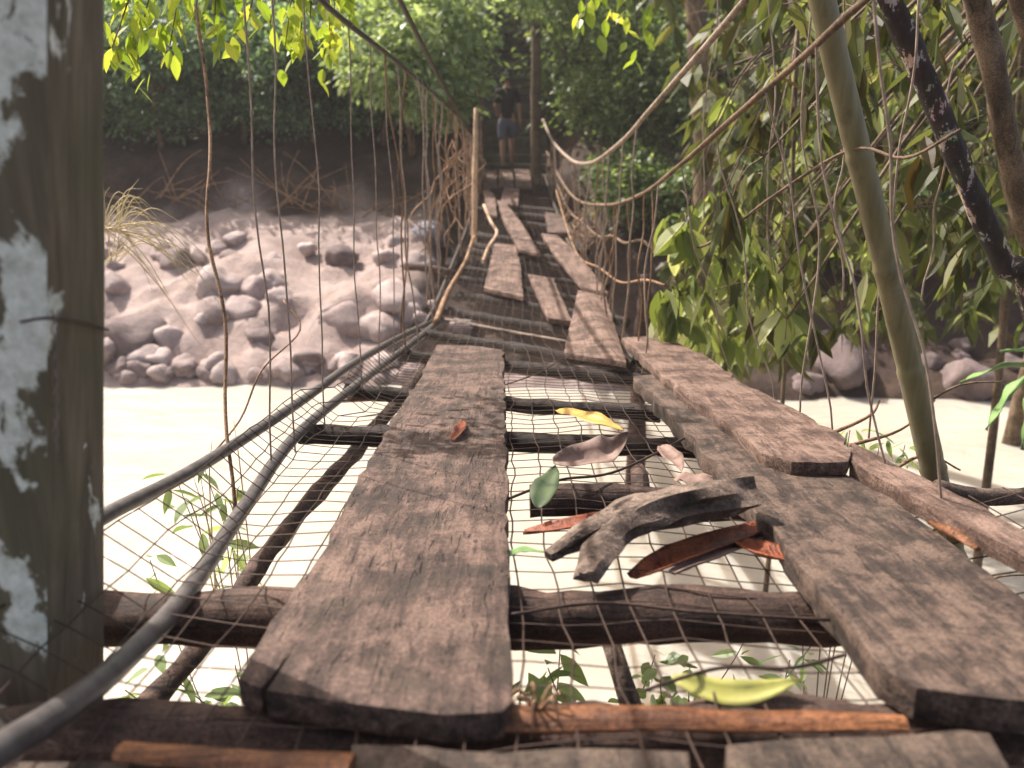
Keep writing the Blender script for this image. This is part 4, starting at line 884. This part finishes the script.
    for x, y, z in ((.102, .26, .03), (-.088, -.05, .0)):
        m = MB(); m.tube([Vector((x, y-.13, z+.0)), Vector((x, y-.05, z)), Vector((x+.003, y+.06, z)), Vector((x+.004, y+.13, z+.005))], [.034, .040, .048, .034], 12, 0, .35); o = m.build('sandal', M['sandal']); 
        w = o.location.copy(); o.parent = e; o.location = w
person()
def haze():
    bm = bmesh.new(); bmesh.ops.create_cube(bm, size=1)
    for v in bm.verts: v.co = Vector((v.co.x*404, 66+v.co.y*380, 3.2+v.co.z*20))
    me = bpy.data.meshes.new('haze'); bm.to_mesh(me); bm.free(); o = bpy.data.objects.new('haze', me); COL.objects.link(o)
    m = bpy.data.materials.new('haze'); m.use_nodes = True; n = m.node_tree; n.nodes.clear(); out = n.nodes.new('ShaderNodeOutputMaterial'); v = n.nodes.new('ShaderNodeVolumePrincipled')
    v.inputs['Color'].default_value = (1, .95, .93, 1); v.inputs['Density'].default_value = HAZE; n.links.new(v.outputs[0], out.inputs['Volume']); me.materials.append(m); tag(o, kind='stuff')
HAZE = .0016
haze()
# ------------------------------------------------------------------ light, sky, camera
w = bpy.data.worlds.new('World'); S.world = w; w.use_nodes = True; nt = w.node_tree
sky = nt.nodes.new('ShaderNodeTexSky'); sky.sky_type = 'NISHITA'; sky.sun_disc = False
to_sun = Vector((-.62, .55, .98)).normalized()
sky.sun_elevation = math.asin(to_sun.z); sky.sun_rotation = math.atan2(to_sun.x, to_sun.y)
sky.dust_density = 4; sky.air_density = .8; tint = mix(nt, 1.0, sky.outputs[0], (1.12, 1.0, .84), 'MULTIPLY'); nt.links.new(tint, nt.nodes['Background'].inputs[0]); nt.nodes['Background'].inputs[1].default_value = .15
sl = bpy.data.lights.new('sun', 'SUN'); sl.energy = 4.2; sl.angle = R(.5); sl.color = (1, .93, .86)
so = bpy.data.objects.new('sun', sl); COL.objects.link(so); so.rotation_euler = (-to_sun).to_track_quat('-Z', 'Y').to_euler(); so.location = to_sun*30
cam = bpy.data.cameras.new('camera'); co = bpy.data.objects.new('camera', cam); COL.objects.link(co); S.camera = co
co.location = (0, 0, 0); co.rotation_euler = (math.pi/2-PIT, 0, 0); cam.sensor_width = 36; cam.lens = 36*F/1024; cam.clip_start = .05; cam.clip_end = 600
cam.dof.use_dof = True; cam.dof.focus_distance = 2.6; cam.dof.aperture_fstop = 3.0; 
S.view_settings.view_transform = 'Standard'; S.view_settings.look = 'None'; S.view_settings.gamma = 1; S.view_settings.exposure = 1.05
